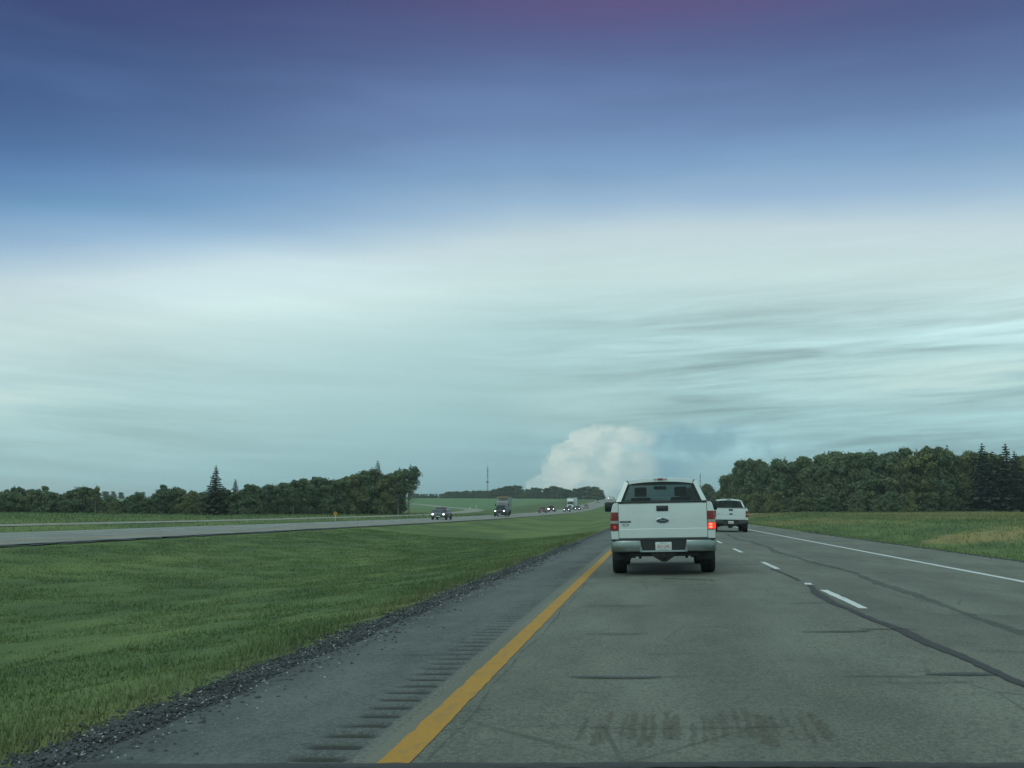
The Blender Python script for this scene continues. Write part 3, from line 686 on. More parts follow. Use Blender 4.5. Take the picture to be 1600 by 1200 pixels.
    def wing(s):
        secs = []
        for x, yb in ((.435, .0), (.50, -.012), (.70, -.008), (.88, .02), (.965, .07), (.998, .17), (1.0, .32)):
            secs.append([(s * x, yb + .05, .672), (s * x, yb + .012, .668), (s * x, yb, .645), (s * x, yb - .006, .56), (s * x, yb + .008, .47), (s * x, yb + .03, .452), (s * x, yb + .07, .452), (s * x, yb + .07, .66)])
        for_m.loft(secs)
    wing(-1); wing(1)
    for_m.hexa([(-.405, -.005, .452), (.405, -.005, .452), (.405, .06, .452), (-.405, .06, .452)], [(-.43, .0, .482), (.43, .0, .482), (.43, .06, .482), (-.43, .06, .482)])
    for s in (-1, 1):
        for_m.hexa([(s * .395, -.003, .452), (s * .45, -.004, .452), (s * .45, .06, .452), (s * .395, .06, .452)], [(s * .442, .0, .665), (s * .452, .0, .665), (s * .452, .06, .665), (s * .442, .06, .665)])
    bump = for_m.build('rear_bumper', bm_, t, angle=40)
    MB().box(-.44, .44, .035, .09, .478, .672).build('plate_recess', Bk, bump)
    st = MB(); st.box(-.985, .985, .03, .16, .674, .694); st.build('bumper_step_pad', Bk, bump, bevel=.006)
    pl = MB().box(-.153, .153, .024, .030, .482, .636).build('licence_plate', M['plate'], bump, bevel=.006)
    if text:
        text_mesh('plate_number', 'BLF-240', .072, M['plate_red'], pl, (0, .0235, .553), .001, (.95, 1.25, 1))
        text_mesh('plate_heading', 'Alberta', .030, M['plate_blue'], pl, (0, .0235, .618), .001, (1.5, 1, 1))
        text_mesh('plate_slogan', 'Wild Rose Country', .018, M['plate_blue'], pl, (0, .0235, .497), .001, (1.2, 1, 1))
    else:
        text_mesh('plate_number', 'KZR-518', .072, M['plate_red'], pl, (0, .0235, .553), .001, (.95, 1.25, 1))
    # under the truck: frame, axle, springs, hitch, spare wheel, exhaust
    u = MB()
    for s in (-1, 1):
        u.box(*sorted((s * .42, s * .52)), .10, 5.3, .46, .60)
        u.hexa([(s * .60 - .04, .55, .50), (s * .60 + .04, .55, .50), (s * .60 + .04, 1.9, .50), (s * .60 - .04, 1.9, .50)], [(s * .60 - .04, .55, .56), (s * .60 + .04, .55, .56), (s * .60 + .04, 1.9, .56), (s * .60 - .04, 1.9, .56)])
        u.box(*sorted((s * .55, s * .66)), 1.10, 1.34, .30, .42); u.tube([(s * .60, .60, .53), (s * .60, .60, .37)], .03); u.tube([(s * .50, .9, .55), (s * .46, 1.16, .30)], .028)
        u.box(*sorted((s * .56, s * .58)), 1.06, 1.09, .31, .36); u.box(*sorted((s * .69, s * .71)), 1.06, 1.09, .31, .36)
        u.box(*sorted((s * .68, s * .93)), 1.75, 1.77, .35, .62)
    u.box(-.80, .80, .20, 5.2, .56, .70); u.box(-.70, .70, .12, .40, .40, .56); u.box(-.66, .66, .10, .3, .365, .44); u.box(-.93, .93, .30, .34, .42, .52)
    u.build('underbody', M['under'], t)
    ax = MB(); ax.tube([(-.80, RY, RAD), (.80, RY, RAD)], .045, 12); ax.ball((.02, RY, RAD - .01), .16, .17, .165)
    ax.build('rear_axle', M['under'], t)
    hi = MB(); hi.loft([[(-.26, y, .45), (.26, y, .45), (.22, y, .38), (.10, y, .30), (.06, y, .28), (-.06, y, .28), (-.10, y, .30), (-.22, y, .38)] for y in (.03, .20)])
    hi.box(-.035, .035, -.02, .2, .34, .41); hi.build('hitch_receiver', M['under'], t, bevel=.008)
    MB().tube([(.66, .50, .40), (.66, 1.0, .40), (.62, 1.6, .48), (.55, 3.0, .48)], .038).build('exhaust_pipe', M['under'], t)
    sp = MB(); sp.loft([[(.36 * q * math.cos(2 * math.pi * j / 24), .62 + .36 * q * math.sin(2 * math.pi * j / 24), z) for j in range(24)] for q, z in ((.6, .40), (.95, .36), (1, .42), (1, .52), (.6, .55))])
    sp.build('spare_tyre', M['rubber'], t)
    for yA in (RY, FY):
        for s in (-1, 1): MB().loft([[(s * x, yA + .47 * math.cos(a), RAD + .47 * math.sin(a)) for a in np.linspace(-.25, math.pi + .25, 16)] for x in (.64, .965)], cap=False, closed=False).build('wheel_well', Bk, t)
    for yA in (RY, FY):
        for s in (-1, 1): wheel(t, s * .872, yA, RAD, .27, s)
    # cab
    cab = MB()
    for s in (-1, 1):
        skin(cab, 2.03, 5.45, lambda y: 1.415 if y < 4.05 else 1.415 - .20 * min(1, (y - 4.05) / 1.4) ** .8, s, FY)
    cab.box(-.90, .90, 2.03, 2.07, .72, 1.425); cab.box(-.80, .80, 2.05, 4.3, .60, .68)
    zr = lambda x: 1.925 - .055 * (abs(x) / .72) ** 2.4
    xs_ = np.linspace(-.715, .715, 13)
    secs = []
    for y, dz, k in ((2.185, -.075, 1), (2.19, -.01, 1), (2.24, 0, 1), (2.8, .012, 1), (3.3, .004, 1), (3.55, -.03, .99), (3.60, -.07, .99)):
        top = [(x * k, y, zr(x) + dz) for x in xs_]; bot = [(x * k, y, min(zr(x) - .085, zr(x) + dz - .004)) for x in xs_[::-1]]
        secs.append(top + bot)
    cab.loft(secs)
    for s in (-1, 1):
        # rear corner pillars leaning forward and in, then door and windscreen pillars
        cab.hexa([(s * .855, 2.035, 1.40), (s * .955, 2.05, 1.40), (s * .955, 2.30, 1.40), (s * .855, 2.25, 1.40)], [(s * .672, 2.175, 1.835), (s * .742, 2.19, 1.865), (s * .745, 2.42, 1.865), (s * .672, 2.40, 1.835)])
        for yb, yt in ((2.95, 2.95),): cab.hexa([(s * .90, yb, 1.40), (s * .945, yb, 1.40), (s * .945, yb + .10, 1.40), (s * .90, yb + .10, 1.40)], [(s * .685, yt, 1.84), (s * .735, yt, 1.86), (s * .735, yt + .09, 1.86), (s * .685, yt + .09, 1.84)])
        cab.hexa([(s * .86, 4.12, 1.40), (s * .94, 4.12, 1.40), (s * .90, 4.27, 1.39), (s * .85, 4.27, 1.39)], [(s * .66, 3.50, 1.84), (s * .735, 3.46, 1.86), (s * .72, 3.60, 1.85), (s * .66, 3.62, 1.84)])
        cab.hexa([(s * .69, 2.30, 1.83), (s * .748, 2.30, 1.83), (s * .742, 3.5, 1.83), (s * .69, 3.5, 1.83)], [(s * .68, 2.25, 1.875), (s * .735, 2.25, 1.872), (s * .73, 3.5, 1.868), (s * .68, 3.5, 1.872)])
    cab.loft([[(-.93, 4.15, 1.40), (0, 4.05, 1.43), (.93, 4.15, 1.40), (.93, 4.15, 1.30), (-.93, 4.15, 1.30)], [(-.90, 4.8, 1.33), (0, 4.8, 1.375), (.90, 4.8, 1.33), (.9, 4.8, 1.2), (-.9, 4.8, 1.2)], [(-.86, 5.42, 1.21), (0, 5.47, 1.25), (.86, 5.42, 1.21), (.86, 5.42, 1.1), (-.86, 5.42, 1.1)]])
    cabo = cab.build('cab', Wt, t, angle=40)
    for s in (-1, 1): MB().hexa([(s * .665, 2.163, 1.815), (s * .678, 2.168, 1.815), (s * .678, 2.20, 1.815), (s * .665, 2.20, 1.815)], [(s * .690, 2.170, 1.876), (s * .708, 2.172, 1.872), (s * .708, 2.22, 1.872), (s * .690, 2.22, 1.876)]).build('roof_seam', Bk, cabo)
    fr = MB(); fr.hexa([(-.875, 5.40, .62), (.875, 5.40, .62), (.84, 5.52, .62), (-.84, 5.52, .62)], [(-.865, 5.38, 1.21), (.865, 5.38, 1.21), (.83, 5.47, 1.2), (-.83, 5.47, 1.2)])
    fr.build('front_grille', Bk, t, bevel=.02)
    MB().loft([[(x, y, .50), (x, y + .12, .52), (x, y + .12, .70), (x, y, .72)] for x, y in ((-.98, 5.35), (-.8, 5.47), (0, 5.52), (.8, 5.47), (.98, 5.35))]).build('front_bumper', bm_, t)
    # glass
    MB().quad((-.853, 2.06, 1.415), (.853, 2.06, 1.415), (.672, 2.20, 1.838), (.40, 2.203, 1.862), (-.40, 2.203, 1.862), (-.672, 2.20, 1.838)).build('rear_window', M['glass'], t, smooth=False)
    MB().quad((-.86, 4.26, 1.39), (.86, 4.26, 1.39), (.68, 3.60, 1.84), (-.68, 3.60, 1.84)).build('windscreen', M['glass_clear'], t, smooth=False)
    for s in (-1, 1): MB().quad((s * .925, 2.25, 1.41), (s * .925, 4.12, 1.41), (s * .715, 3.5, 1.845), (s * .715, 2.38, 1.845)).build('side_window', M['glass'], t, smooth=False)
    # third brake lamp on the roof edge
    hb = MB().box(-.145, .145, 2.168, 2.20, 1.868, 1.908).build('high_brake_light', M['clear_lens'], t, bevel=.01)
    MB().box(-.052, .052, 2.160, 2.19, 1.866, 1.910).build('brake_lens', M['red_lens'], hb, bevel=.005)
    # inside the cab
    def seat_mesh(cx, y0, wd_):
        q = MB(); q.box(cx - wd_, cx + wd_, y0, y0 + .5, .80, .98)
        q.hexa([(cx - wd_, y0 - .02, .95), (cx + wd_, y0 - .02, .95), (cx + wd_, y0 + .12, .95), (cx - wd_, y0 + .12, .95)], [(cx - wd_ * .85, y0 - .17, 1.52), (cx + wd_ * .85, y0 - .17, 1.52), (cx + wd_ * .85, y0 - .06, 1.52), (cx - wd_ * .85, y0 - .06, 1.52)])
        q.box(cx - .13, cx + .13, y0 - .19, y0 - .09, 1.54, 1.74)
        q.build('seat', M['seat'], t, bevel=.03, seg=3)
    seat_mesh(-.43, 3.05, .25); seat_mesh(.43, 3.05, .25)
    q = MB(); q.box(-.85, .85, 2.25, 2.7, .8, 1.0); q.box(-.85, .85, 2.12, 2.26, .8, 1.38)
    for cx in (-.5, .5): q.box(cx - .12, cx + .12, 2.24, 2.32, 1.36, 1.47)
    q.build('rear_bench', M['seat'], t, bevel=.03)
    q = MB(); q.loft([[(x, 3.75, 1.05), (x, 3.72, 1.36), (x, 3.95, 1.43), (x, 4.25, 1.39), (x, 4.25, 1.0)] for x in (-.88, 0, .88)]); q.build('dashboard', M['seat'], t)
    MB().tube([(-.43 + .19 * math.cos(a), 3.62 + .05 * math.sin(a), 1.28 + .18 * math.sin(a)) for a in np.linspace(0, 2 * math.pi, 20)], .016).build('steering_wheel', Bk, t)
    MB().box(-.14, .14, 3.58, 3.61, 1.70, 1.775).build('interior_mirror', Bk, t, bevel=.012)
    MB().loft([[(-.70, y, 1.80), (-.68, y, 1.828), (.68, y, 1.828), (.70, y, 1.80)] for y in (2.26, 3.5)]).build('headliner', M['seat'], t)
    # door mirrors
    for s in (-1, 1):
        mr = MB(); mr.box(*sorted((s * 1.015, s * 1.265)), 3.93, 4.06, 1.225, 1.445)
        mo = mr.build('door_mirror', Bk, t, bevel=.035, seg=3)
        MB().box(*sorted((s * 1.04, s * 1.24)), 3.922, 3.935, 1.25, 1.42).build('mirror_glass', M['car_glass'], mo, bevel=.01)
        MB().tube([(s * .93, 4.03, 1.36), (s * 1.05, 4.01, 1.34)], .035).build('mirror_arm', Bk, mo)
    # door handles and a front mudguard arch lip
    for s in (-1, 1): MB().box(*sorted((s * .985, s * 1.012)), 3.02, 3.20, 1.16, 1.20).build('door_handle', Wt, cabo, bevel=.01)
    return t

gx0, gy0 = 0.215, 21.1
pickup('nearer white pickup truck with a silver rear bumper and its right tail light lit', (gx0, gy0, (tz(-.6, gy0 + 1.2) + tz(1.07, gy0 + 1.2)) / 2 + .0), (0, R(-1.05), 0), M['dull_chrome'], True, 'white pickup trucks on our carriageway')
gx1, gy1 = 4.50, 64.4
pickup('farther white pickup truck with a dark grey bumper in the right lane', (gx1, gy1, tz(gx1, gy1 + 1.2)), (0, R(.75), R(-.6)), M['grey_bumper'], False, 'white pickup trucks on our carriageway', text=False)

# ---- oncoming traffic: local +y is forward
def car(kind, label, cat, paint, x, y, name, group='oncoming vehicles on the far carriageway', lights='lit', yaw=0.0):
    t = thing(name, label, cat, (x, y, tz(x, y) + .006), (-grade(y), 0, R(180 + yaw)), group)
    P_ = M[paint]; Bk = M['black']
    if kind == 'sedan': L, Wd, H, belt, r, hood = 4.5, .88, 1.45, .95, .31, .84
    elif kind == 'suv': L, Wd, H, belt, r, hood = 4.8, .95, 1.80, 1.10, .37, 1.06
    else: L, Wd, H, belt, r, hood = 5.4, .97, 1.85, 1.12, .38, 1.10          # pickup
    ya, yb = -L / 2, L / 2
    # body: loft of cross sections from tail to nose
    st = [(ya, .80, .38, belt - .18), (ya + .10, .93, .30, belt - .03), (ya + .5, 1.0, .24, belt), (ya + L * .30, 1.0, .22, belt), (ya + L * .62, 1.0, .22, belt), (ya + L * .72, 1.0, .22, belt - .02),
          (ya + L * .88, .97, .24, hood), (yb - .12, .90, .26, hood - .10), (yb - .02, .80, .34, hood - .25)]
    secs = []
    for yq, k, zb, zt in st:
        w_ = Wd * k
        half = [(.86 * w_, zb), (.97 * w_, zb + .10), (w_, zb + .45 * (zt - zb)), (.985 * w_, zt - .16), (.93 * w_, zt - .04), (.80 * w_, zt)]
        secs.append([(a, yq, b) for a, b in half] + [(0, yq, zt + .035)] + [(-a, yq, b) for a, b in half[::-1]])
    t_body = MB().loft(secs).build('body', P_, t, angle=40)
    # greenhouse
    if kind == 'sedan': gb, gt = (ya + .55, ya + L * .74), (ya + 1.25, ya + L * .55)
    elif kind == 'suv': gb, gt = (ya + .12, ya + L * .73), (ya + .40, ya + L * .60)
    else: gb, gt = (ya + L * .36, ya + L * .74), (ya + L * .39, ya + L * .61)
    wb, wt_ = Wd * .90, Wd * .70; zb = belt - .03; zt = H - .05
    MB().hexa([(-wb, gb[0], zb), (wb, gb[0], zb), (wb, gb[1], zb), (-wb, gb[1], zb)], [(-wt_, gt[0], zt), (wt_, gt[0], zt), (wt_, gt[1], zt), (-wt_, gt[1], zt)]).build('window', M['car_glass'], t, bevel=.04, seg=3)
    rf = MB(); n = 7
    rf.loft([[(x_ * wt_ * 1.03 * k, yq, zt - .015 + (1 - x_ * x_) * .05 + dz) for x_ in np.linspace(-1, 1, n)] + [(x_ * wt_ * 1.03 * k, yq, zt - .045) for x_ in np.linspace(1, -1, n)] for yq, k, dz in ((gt[0] - .05, .97, -.02), (gt[0] + .15, 1, .012), ((gt[0] + gt[1]) / 2, 1, .03), (gt[1] - .15, 1, .012), (gt[1] + .06, .97, -.02))])
    for s in (-1, 1):
        def pil(yb_, yt_, th):
            rf.hexa([(s * (wb - .05), yb_, zb), (s * (wb + .012), yb_, zb), (s * (wb + .012), yb_ + th, zb), (s * (wb - .05), yb_ + th, zb)], [(s * (wt_ - .05), yt_, zt - .01), (s * (wt_ + .014), yt_, zt - .01), (s * (wt_ + .014), yt_ + th * .8, zt - .01), (s * (wt_ - .05), yt_ + th * .8, zt - .01)])
        pil(gb[1] - .06, gt[1] - .04, .09); pil(gb[0] - .01, gt[0] - .01, .16); pil((gb[0] * .45 + gb[1] * .55), (gt[0] * .45 + gt[1] * .55), .08)
    rf.build('roof', P_, t, angle=40)
    # nose
    MB().loft([[(x_, yb - .02 - .10 * (abs(x_) / (Wd * .55)) ** 2, .50), (x_, yb + .005 - .10 * (abs(x_) / (Wd * .55)) ** 2, hood - .24), (x_, yb - .10 - .10 * (abs(x_) / (Wd * .55)) ** 2, hood - .14)] for x_ in np.linspace(-Wd * .50, Wd * .50, 5)], closed=True).build('grille', Bk, t)
    bp = MB().loft([[(x_, yb - .03 - .20 * (abs(x_) / Wd) ** 3, .24), (x_, yb + .05 - .22 * (abs(x_) / Wd) ** 3, .30), (x_, yb + .05 - .22 * (abs(x_) / Wd) ** 3, .48), (x_, yb - .06 - .2 * (abs(x_) / Wd) ** 3, .52)] for x_ in np.linspace(-Wd * .96, Wd * .96, 7)]).build('front_bumper', Bk if kind != 'sedan' else P_, t)
    MB().box(-.26, .26, yb + .052, yb + .062, .34, .44).build('licence_plate', M['plate'], bp)
    for s in (-1, 1):
        hl = MB().loft([[(s * Wd * a, yb - .05 - .14 * a ** 4, hood - .30), (s * Wd * a, yb - .02 - .14 * a ** 4, hood - .22), (s * Wd * a, yb - .13 - .14 * a ** 4, hood - .12), (s * Wd * a, yb - .25, hood - .2)] for a in (.52, .66, .80, .90)]).build('headlight', M['clear_lens'] if lights != 'off' else M['clear_lens'], t)
        if lights != 'off':
            big = {'lit': .085, 'bright': .19, 'dim': .065}[lights]
            if lights == 'bright' and s < 0: big = .10
            MB().ball((s * Wd * .72, yb - .04, hood - .22), big * 1.15, .05, big).build('lamp_glow', M['headlight'] if lights != 'dim' else M['headlight_dim'], hl)
        mm = MB().box(*sorted((s * (Wd * .95), s * (Wd * .95 + .20))), ya + L * .66, ya + L * .70, belt + .0, belt + .14).build('door_mirror', P_ if kind == 'sedan' else Bk, t, bevel=.03)
    ax = (ya + L * .19, ya + L * .81)
    for yA in ax:
        for s in (-1, 1): MB().loft([[(s * x_, yA + (r + .07) * math.cos(a), r + (r + .07) * math.sin(a)) for a in np.linspace(0, 2 * math.pi, 20, endpoint=False)] for x_ in (Wd * .90, Wd * 1.004)]).build('wheel_arch', Bk, t)
    for yA in ax:
        for s in (-1, 1): wheel(t, s * (Wd - .085), yA, r, .2, s)
    if kind == 'pickup':
        MB().box(-Wd * .82, Wd * .82, ya + .1, ya + L * .34, belt - .01, belt + .03).build('bed_cover', Bk, t)
    return t

NL, FL = -24.4, -28.2
car('sedan', 'dark grey sedan with lit headlights, nearest of the oncoming vehicles', 'car', 'teal', NL, 126.0, 'sedan')
car('pickup', 'dark pickup with lit headlights driving just ahead of the grey box truck', 'pickup truck', 'dark_paint', NL, 177.5, 'oncoming_pickup')
car('sedan', 'dull red car driving beside the edge of the field without lights', 'car', 'red', -27.4, 275, 'sedan', lights='off')
car('suv', 'maroon sport utility vehicle with one very bright headlight behind the red car', 'car', 'maroon', FL, 309, 'suv', lights='bright')
car('sedan', 'dark car with lit headlights on the inner lane in front of the white semi truck', 'car', 'navy', NL, 316, 'sedan')
car('sedan', 'small dark car with lit headlights right beside the white semi truck', 'car', 'dark_paint', NL, 362, 'sedan')
car('sedan', 'faded pinkish car with dim headlights following the white semi truck up the hill', 'car', 'pink', NL, 408, 'sedan', lights='dim')
car('suv', 'dark vehicle with lit headlights alone near the top of the hill', 'car', 'dark_paint', FL, 574, 'suv')

# grey box truck with an amber strip along its roof front
def box_truck(x, y):
    t = thing('box_truck', 'tall grey box truck with an orange strip over its front, behind the dark pickup', 'truck', (x, y, tz(x, y) + .006), (-grade(y), 0, R(180)), 'oncoming vehicles on the far carriageway')
    bx = MB().box(-1.17, 1.17, -4.3, -.1, .95, 3.40).build('cargo_box', M['box_grey'], t, bevel=.04)
    q = MB()
    for k in range(6): q.box(-1.182, 1.182, -4.1 + .72 * k, -4.06 + .72 * k, 1.0, 3.33)
    q.build('box_rib', M['steel'], bx)
    MB().box(-.92, .92, -.16, .35, 3.16, 3.50).build('roof_visor', M['orange'], t, bevel=.05)
    cb = MB(); cb.loft([[(s_ * a, y_, z_) for s_, a in ((1, w_), (-1, w_))] + [(-w_ * .96, y_, z2), (w_ * .96, y_, z2)] for y_, z_, z2, w_ in ((0, .55, 2.55, 1.05), (.9, .55, 2.62, 1.08), (1.25, .55, 2.5, 1.06), (1.75, .55, 1.62, 1.05), (2.5, .55, 1.5, .98), (2.62, .6, 1.3, .94))])
    c = cb.build('cab', M['box_grey'], t, bevel=.05)
    MB().hexa([(-.93, 1.80, 1.66), (.93, 1.80, 1.66), (.93, 1.78, 1.66), (-.93, 1.78, 1.66)], [(-.9, 1.40, 2.42), (.9, 1.40, 2.42), (.9, 1.36, 2.42), (-.9, 1.36, 2.42)]).build('windscreen', M['car_glass'], c)
    MB().box(-.7, .7, 2.60, 2.66, .8, 1.25).build('grille', M['black'], c, bevel=.02)
    for s in (-1, 1):
        MB().box(*sorted((s * .70, s * .93)), 2.58, 2.65, .95, 1.15).build('headlight', M['clear_lens'], c, bevel=.02)
        MB().box(*sorted((s * 1.12, s * 1.3)), 1.5, 1.6, 1.7, 2.2).build('door_mirror', M['black'], c, bevel=.02)
    MB().box(-.9, .9, -4.2, 2.2, .5, .95).build('chassis', M['black'], t)
    for yA in (-2.9, 1.75):
        for s in (-1, 1): wheel(t, s * .95, yA, .46, .28, s)
    return t
box_truck(FL, 207)

def semi(x, y):
    t = thing('semi_truck', 'white semi truck with a tall trailer among the oncoming cars', 'truck', (x, y, tz(x, y) + .006), (-grade(y), 0, R(180)), 'oncoming vehicles on the far carriageway')
    tr = MB().box(-1.28, 1.28, -17, -3.2, 1.15, 4.05).build('trailer', M['trailer'], t, bevel=.04)
    q = MB(); q.box(-1.29, 1.29, -3.20, -3.16, 1.15, 1.25); q.box(-1.29, 1.29, -3.2, -3.16, 3.95, 4.05); q.build('trailer_rail', M['steel'], tr)
    cb = MB(); cb.loft([[(-w_, y_, .7), (w_, y_, .7), (w_, y_, z_), (-w_, y_, z_)] for y_, z_, w_ in ((-2.6, 3.7, 1.15), (-1.2, 3.65, 1.15), (-.5, 3.0, 1.12), (-.2, 2.75, 1.1))])
    c = cb.build('cab', M['white'], t, bevel=.08)
    MB().hexa([(-.98, .12, 1.85), (.98, .12, 1.85), (.98, -.25, 1.85), (-.98, -.25, 1.85)], [(-.95, -.17, 2.66), (.95, -.17, 2.66), (.95, -.3, 2.66), (-.95, -.3, 2.66)]).build('windscreen', M['car_glass'], c, bevel=.02)
    MB().loft([[(-w_, y_, .75), (w_, y_, .75), (w_, y_, z_), (w_ * .6, y_, z_ + .14), (-w_ * .6, y_, z_ + .14), (-w_, y_, z_)] for y_, z_, w_ in ((-.2, 1.72, 1.05), (1.3, 1.55, .95), (1.7, 1.38, .85))]).build('hood', M['white'], c, bevel=.05)
    MB().box(-.55, .55, 1.68, 1.78, .85, 1.5).build('grille', M['black'], c, bevel=.03)
    MB().box(-1.18, 1.18, 1.55, 1.85, .42, .78).build('front_bumper', M['dull_chrome'], c, bevel=.06)
    MB().box(-1.02, 1.02, -.32, -.02, 2.68, 2.82).build('sun_visor', M['teal'], c, bevel=.03)
    for s in (-1, 1):
        h = MB().box(*sorted((s * .80, s * 1.1)), 1.35, 1.62, .95, 1.25).build('headlight', M['clear_lens'], c, bevel=.04)
        MB().ball((s * .95, 1.62, 1.1), .10, .05, .09).build('lamp_glow', M['headlight_dim'], h)
        MB().tube([(s * 1.22, -.9, 1.2), (s * 1.22, -.9, 3.9)], .09).build('exhaust_stack', M['chrome'], c)
        MB().box(*sorted((s * 1.25, s * 1.45)), .0, .12, 1.9, 2.5).build('door_mirror', M['black'], c, bevel=.03)
    MB().box(-.6, .6, -16.5, .6, .6, 1.14).build('chassis', M['black'], t)
    for yA in (-15.6, -14.4, -4.4, -3.1, .95):
        for s in (-1, 1): wheel(t, s * 1.08, yA, .5, .3, s)
    return t
semi(FL, 380)

# vehicle with a low trailer just topping the hill
def crest_vehicle(x, y):
    t = car('pickup', 'white pickup with bright headlights towing a low trailer over the crest of the hill', 'pickup truck', 'white', x, y, 'oncoming_pickup', lights='bright')
    return t
crest_vehicle(FL, 742)
tt = thing('flat_trailer', 'low flat trailer with a pale load at the crest of the hill', 'trailer', (FL + 1.4, 753, tz(FL + 1.4, 753)), (0, 0, R(180)), 'oncoming vehicles on the far carriageway')
MB().box(-1.2, 1.2, -4, 3.0, .65, .85).build('deck', M['steel'], tt, bevel=.02)
MB().box(-1.15, 1.15, -3.6, 2.4, .86, 1.9).build('load', M['trailer'], tt, bevel=.08)
MB().tube([(0, 3.0, .6), (0, 4.6, .55)], .06).build('tow_bar', M['steel'], tt)
for yA in (-1.4, -.3):
    for s in (-1, 1): wheel(tt, s * 1.0, yA, .36, .22, s)

# ---- road-side furniture
def marker_sign(x, y):
    t = thing('warning_sign', 'small orange-yellow diamond sign on a pale post before the left trees', 'sign', (x, y, tz(x, y)))
    z0 = 0.0
    MB().box(-.045, .045, -.03, .03, z0, 1.02).build('post', M['post'], t, bevel=.01)
    s_ = MB(); q = .26
    s_.loft([[(0, y_, .86 - q), (q, y_, .86), (0, y_, .86 + q), (-q, y_, .86)] for y_ in (-.045, -.03)])
    f = s_.build('panel', M['sign_yellow'], t, smooth=False)
    a = MB(); a.box(-.028, .028, -.050, -.046, .74, .92); a.loft([[(-.10, y_, .90), (.10, y_, .90), (0, y_, 1.0)] for y_ in (-.050, -.046)])
    a.build('symbol', M['black'], f, smooth=False)
marker_sign(-36.6, 124)
def delineator(x, y, h, label):
    t = thing('delineator_post', label, 'post', (x, y, tz(x, y)), group='pale marker posts at the bend of the frontage road')
    MB().loft([[(-w_, -.02, z_), (w_, -.02, z_), (w_, .02, z_), (-w_, .02, z_)] for z_, w_ in ((-.1, .10), (h * .9, .10), (h, .05))]).build('post', M['post'], t)
    MB().box(-.10, .10, -.028, -.021, h * .62, h * .85).build('reflector', M['plate'], t)
delineator(-59.6, 357, .95, 'shorter pale marker post on the outside of the frontage road bend')
delineator(-62.9, 390, 1.25, 'taller pale marker post farther up at the edge of the field')

def mast(x, y, h, label, w0=.9):
    t = thing('radio_mast', label, 'radio mast', (x, y, tz(x, y)))
    q = MB(); n = int(h / 1.6)
    pts = [(w0 * .5 * math.cos(a), w0 * .5 * math.sin(a)) for a in (math.pi / 2, math.pi * 7 / 6, math.pi * 11 / 6)]
    for p in pts: q.tube([(p[0], p[1], 0), (p[0] * .8, p[1] * .8, h)], .07, 6)
    for k in range(n):
        z0, z1 = h * k / n, h * (k + 1) / n
        for i in range(3):
            a, b = pts[i], pts[(i + 1) % 3]; q.tube([(a[0], a[1], z0), (b[0], b[1], z1)], .035, 4); q.tube([(a[0], a[1], z1), (b[0], b[1], z1)], .03, 4)
    q.build('lattice', M['steel'], t)
    d_ = MB(); d_.lathe_x([(-.5, .05), (-.45, .55), (.0, .65), (.1, .1)], -.6, 0, h * .52); d_.box(-.9, .9, -.2, .2, h * .50, h * .54); d_.build('dish', M['steel'], t)
    a_ = MB(); a_.tube([(0, 0, h), (0, 0, h * 1.10)], .08, 6)
    for z in (.72, .86): a_.box(-.75, .75, -.08, .08, h * z, h * z + .5)
    a_.build('antenna', M['steel'], t)
    return t

# tree positions: x, y, height in metres
BUSHES = [(-120.6, 182.2, 3.28), (-128.9, 195.5, 3.38), (-119.7, 184.5, 2.66), (-125.7, 194.6, 2.4), (-118.8, 184.7, 3.96), (-124.2, 196.1, 2.34), (-114.3, 181.4, 4.01), (-118.6, 190.4, 3.81), (-109.9, 176.9, 3.54), (-121.5, 196.1, 4.88), (-111.3, 181.6, 4.43), (-117.4, 194.6, 4.29), (-106.6, 177.5, 3.19), (-116.0, 194.0, 2.79), (-103.7, 175.8, 4.0), (-111.4, 190.0, 4.86), (-101.7, 174.8, 3.65), (-109.5, 189.6, 3.61), (-102.1, 179.0, 2.08), (-107.2, 188.2, 3.5), (-98.3, 174.5, 2.4), (-103.6, 186.1, 3.8), (-96.6, 176.4, 4.48), (-103.1, 187.5, 4.54), (-96.2, 177.5, 3.75), (-99.6, 186.5, 2.73), (-92.5, 173.1, 4.63), (-97.2, 184.1, 2.33), (-89.4, 172.1, 2.75), (-99.0, 190.5, 3.08), (-87.4, 169.7, 2.27), (-92.9, 183.8, 2.1), (-88.5, 175.6, 2.33), (-93.2, 187.6, 3.3), (-83.5, 169.6, 3.33), (-90.7, 184.8, 3.12), (-81.9, 170.6, 2.59), (-87.7, 182.8, 3.04), (-78.7, 167.5, 2.63), (-85.6, 184.2, 5.08), (-78.4, 170.5, 4.36), (-83.6, 183.1, 2.4), (-77.3, 171.6, 4.25), (-82.7, 183.9, 3.97), (-74.3, 168.4, 3.27), (-78.9, 180.4, 3.83), (-74.9, 171.3, 3.82), (-77.0, 180.0, 3.83), (-72.1, 171.3, 2.32), (-78.0, 184.9, 3.61), (-69.7, 169.3, 2.17), (-74.2, 182.5, 4.11), (-70.2, 174.4, 4.18), (-75.8, 189.4, 2.58), (-69.8, 175.9, 3.83), (-73.6, 188.1, 2.03), (-67.3, 174.6, 4.29), (-71.8, 186.1, 3.1)]
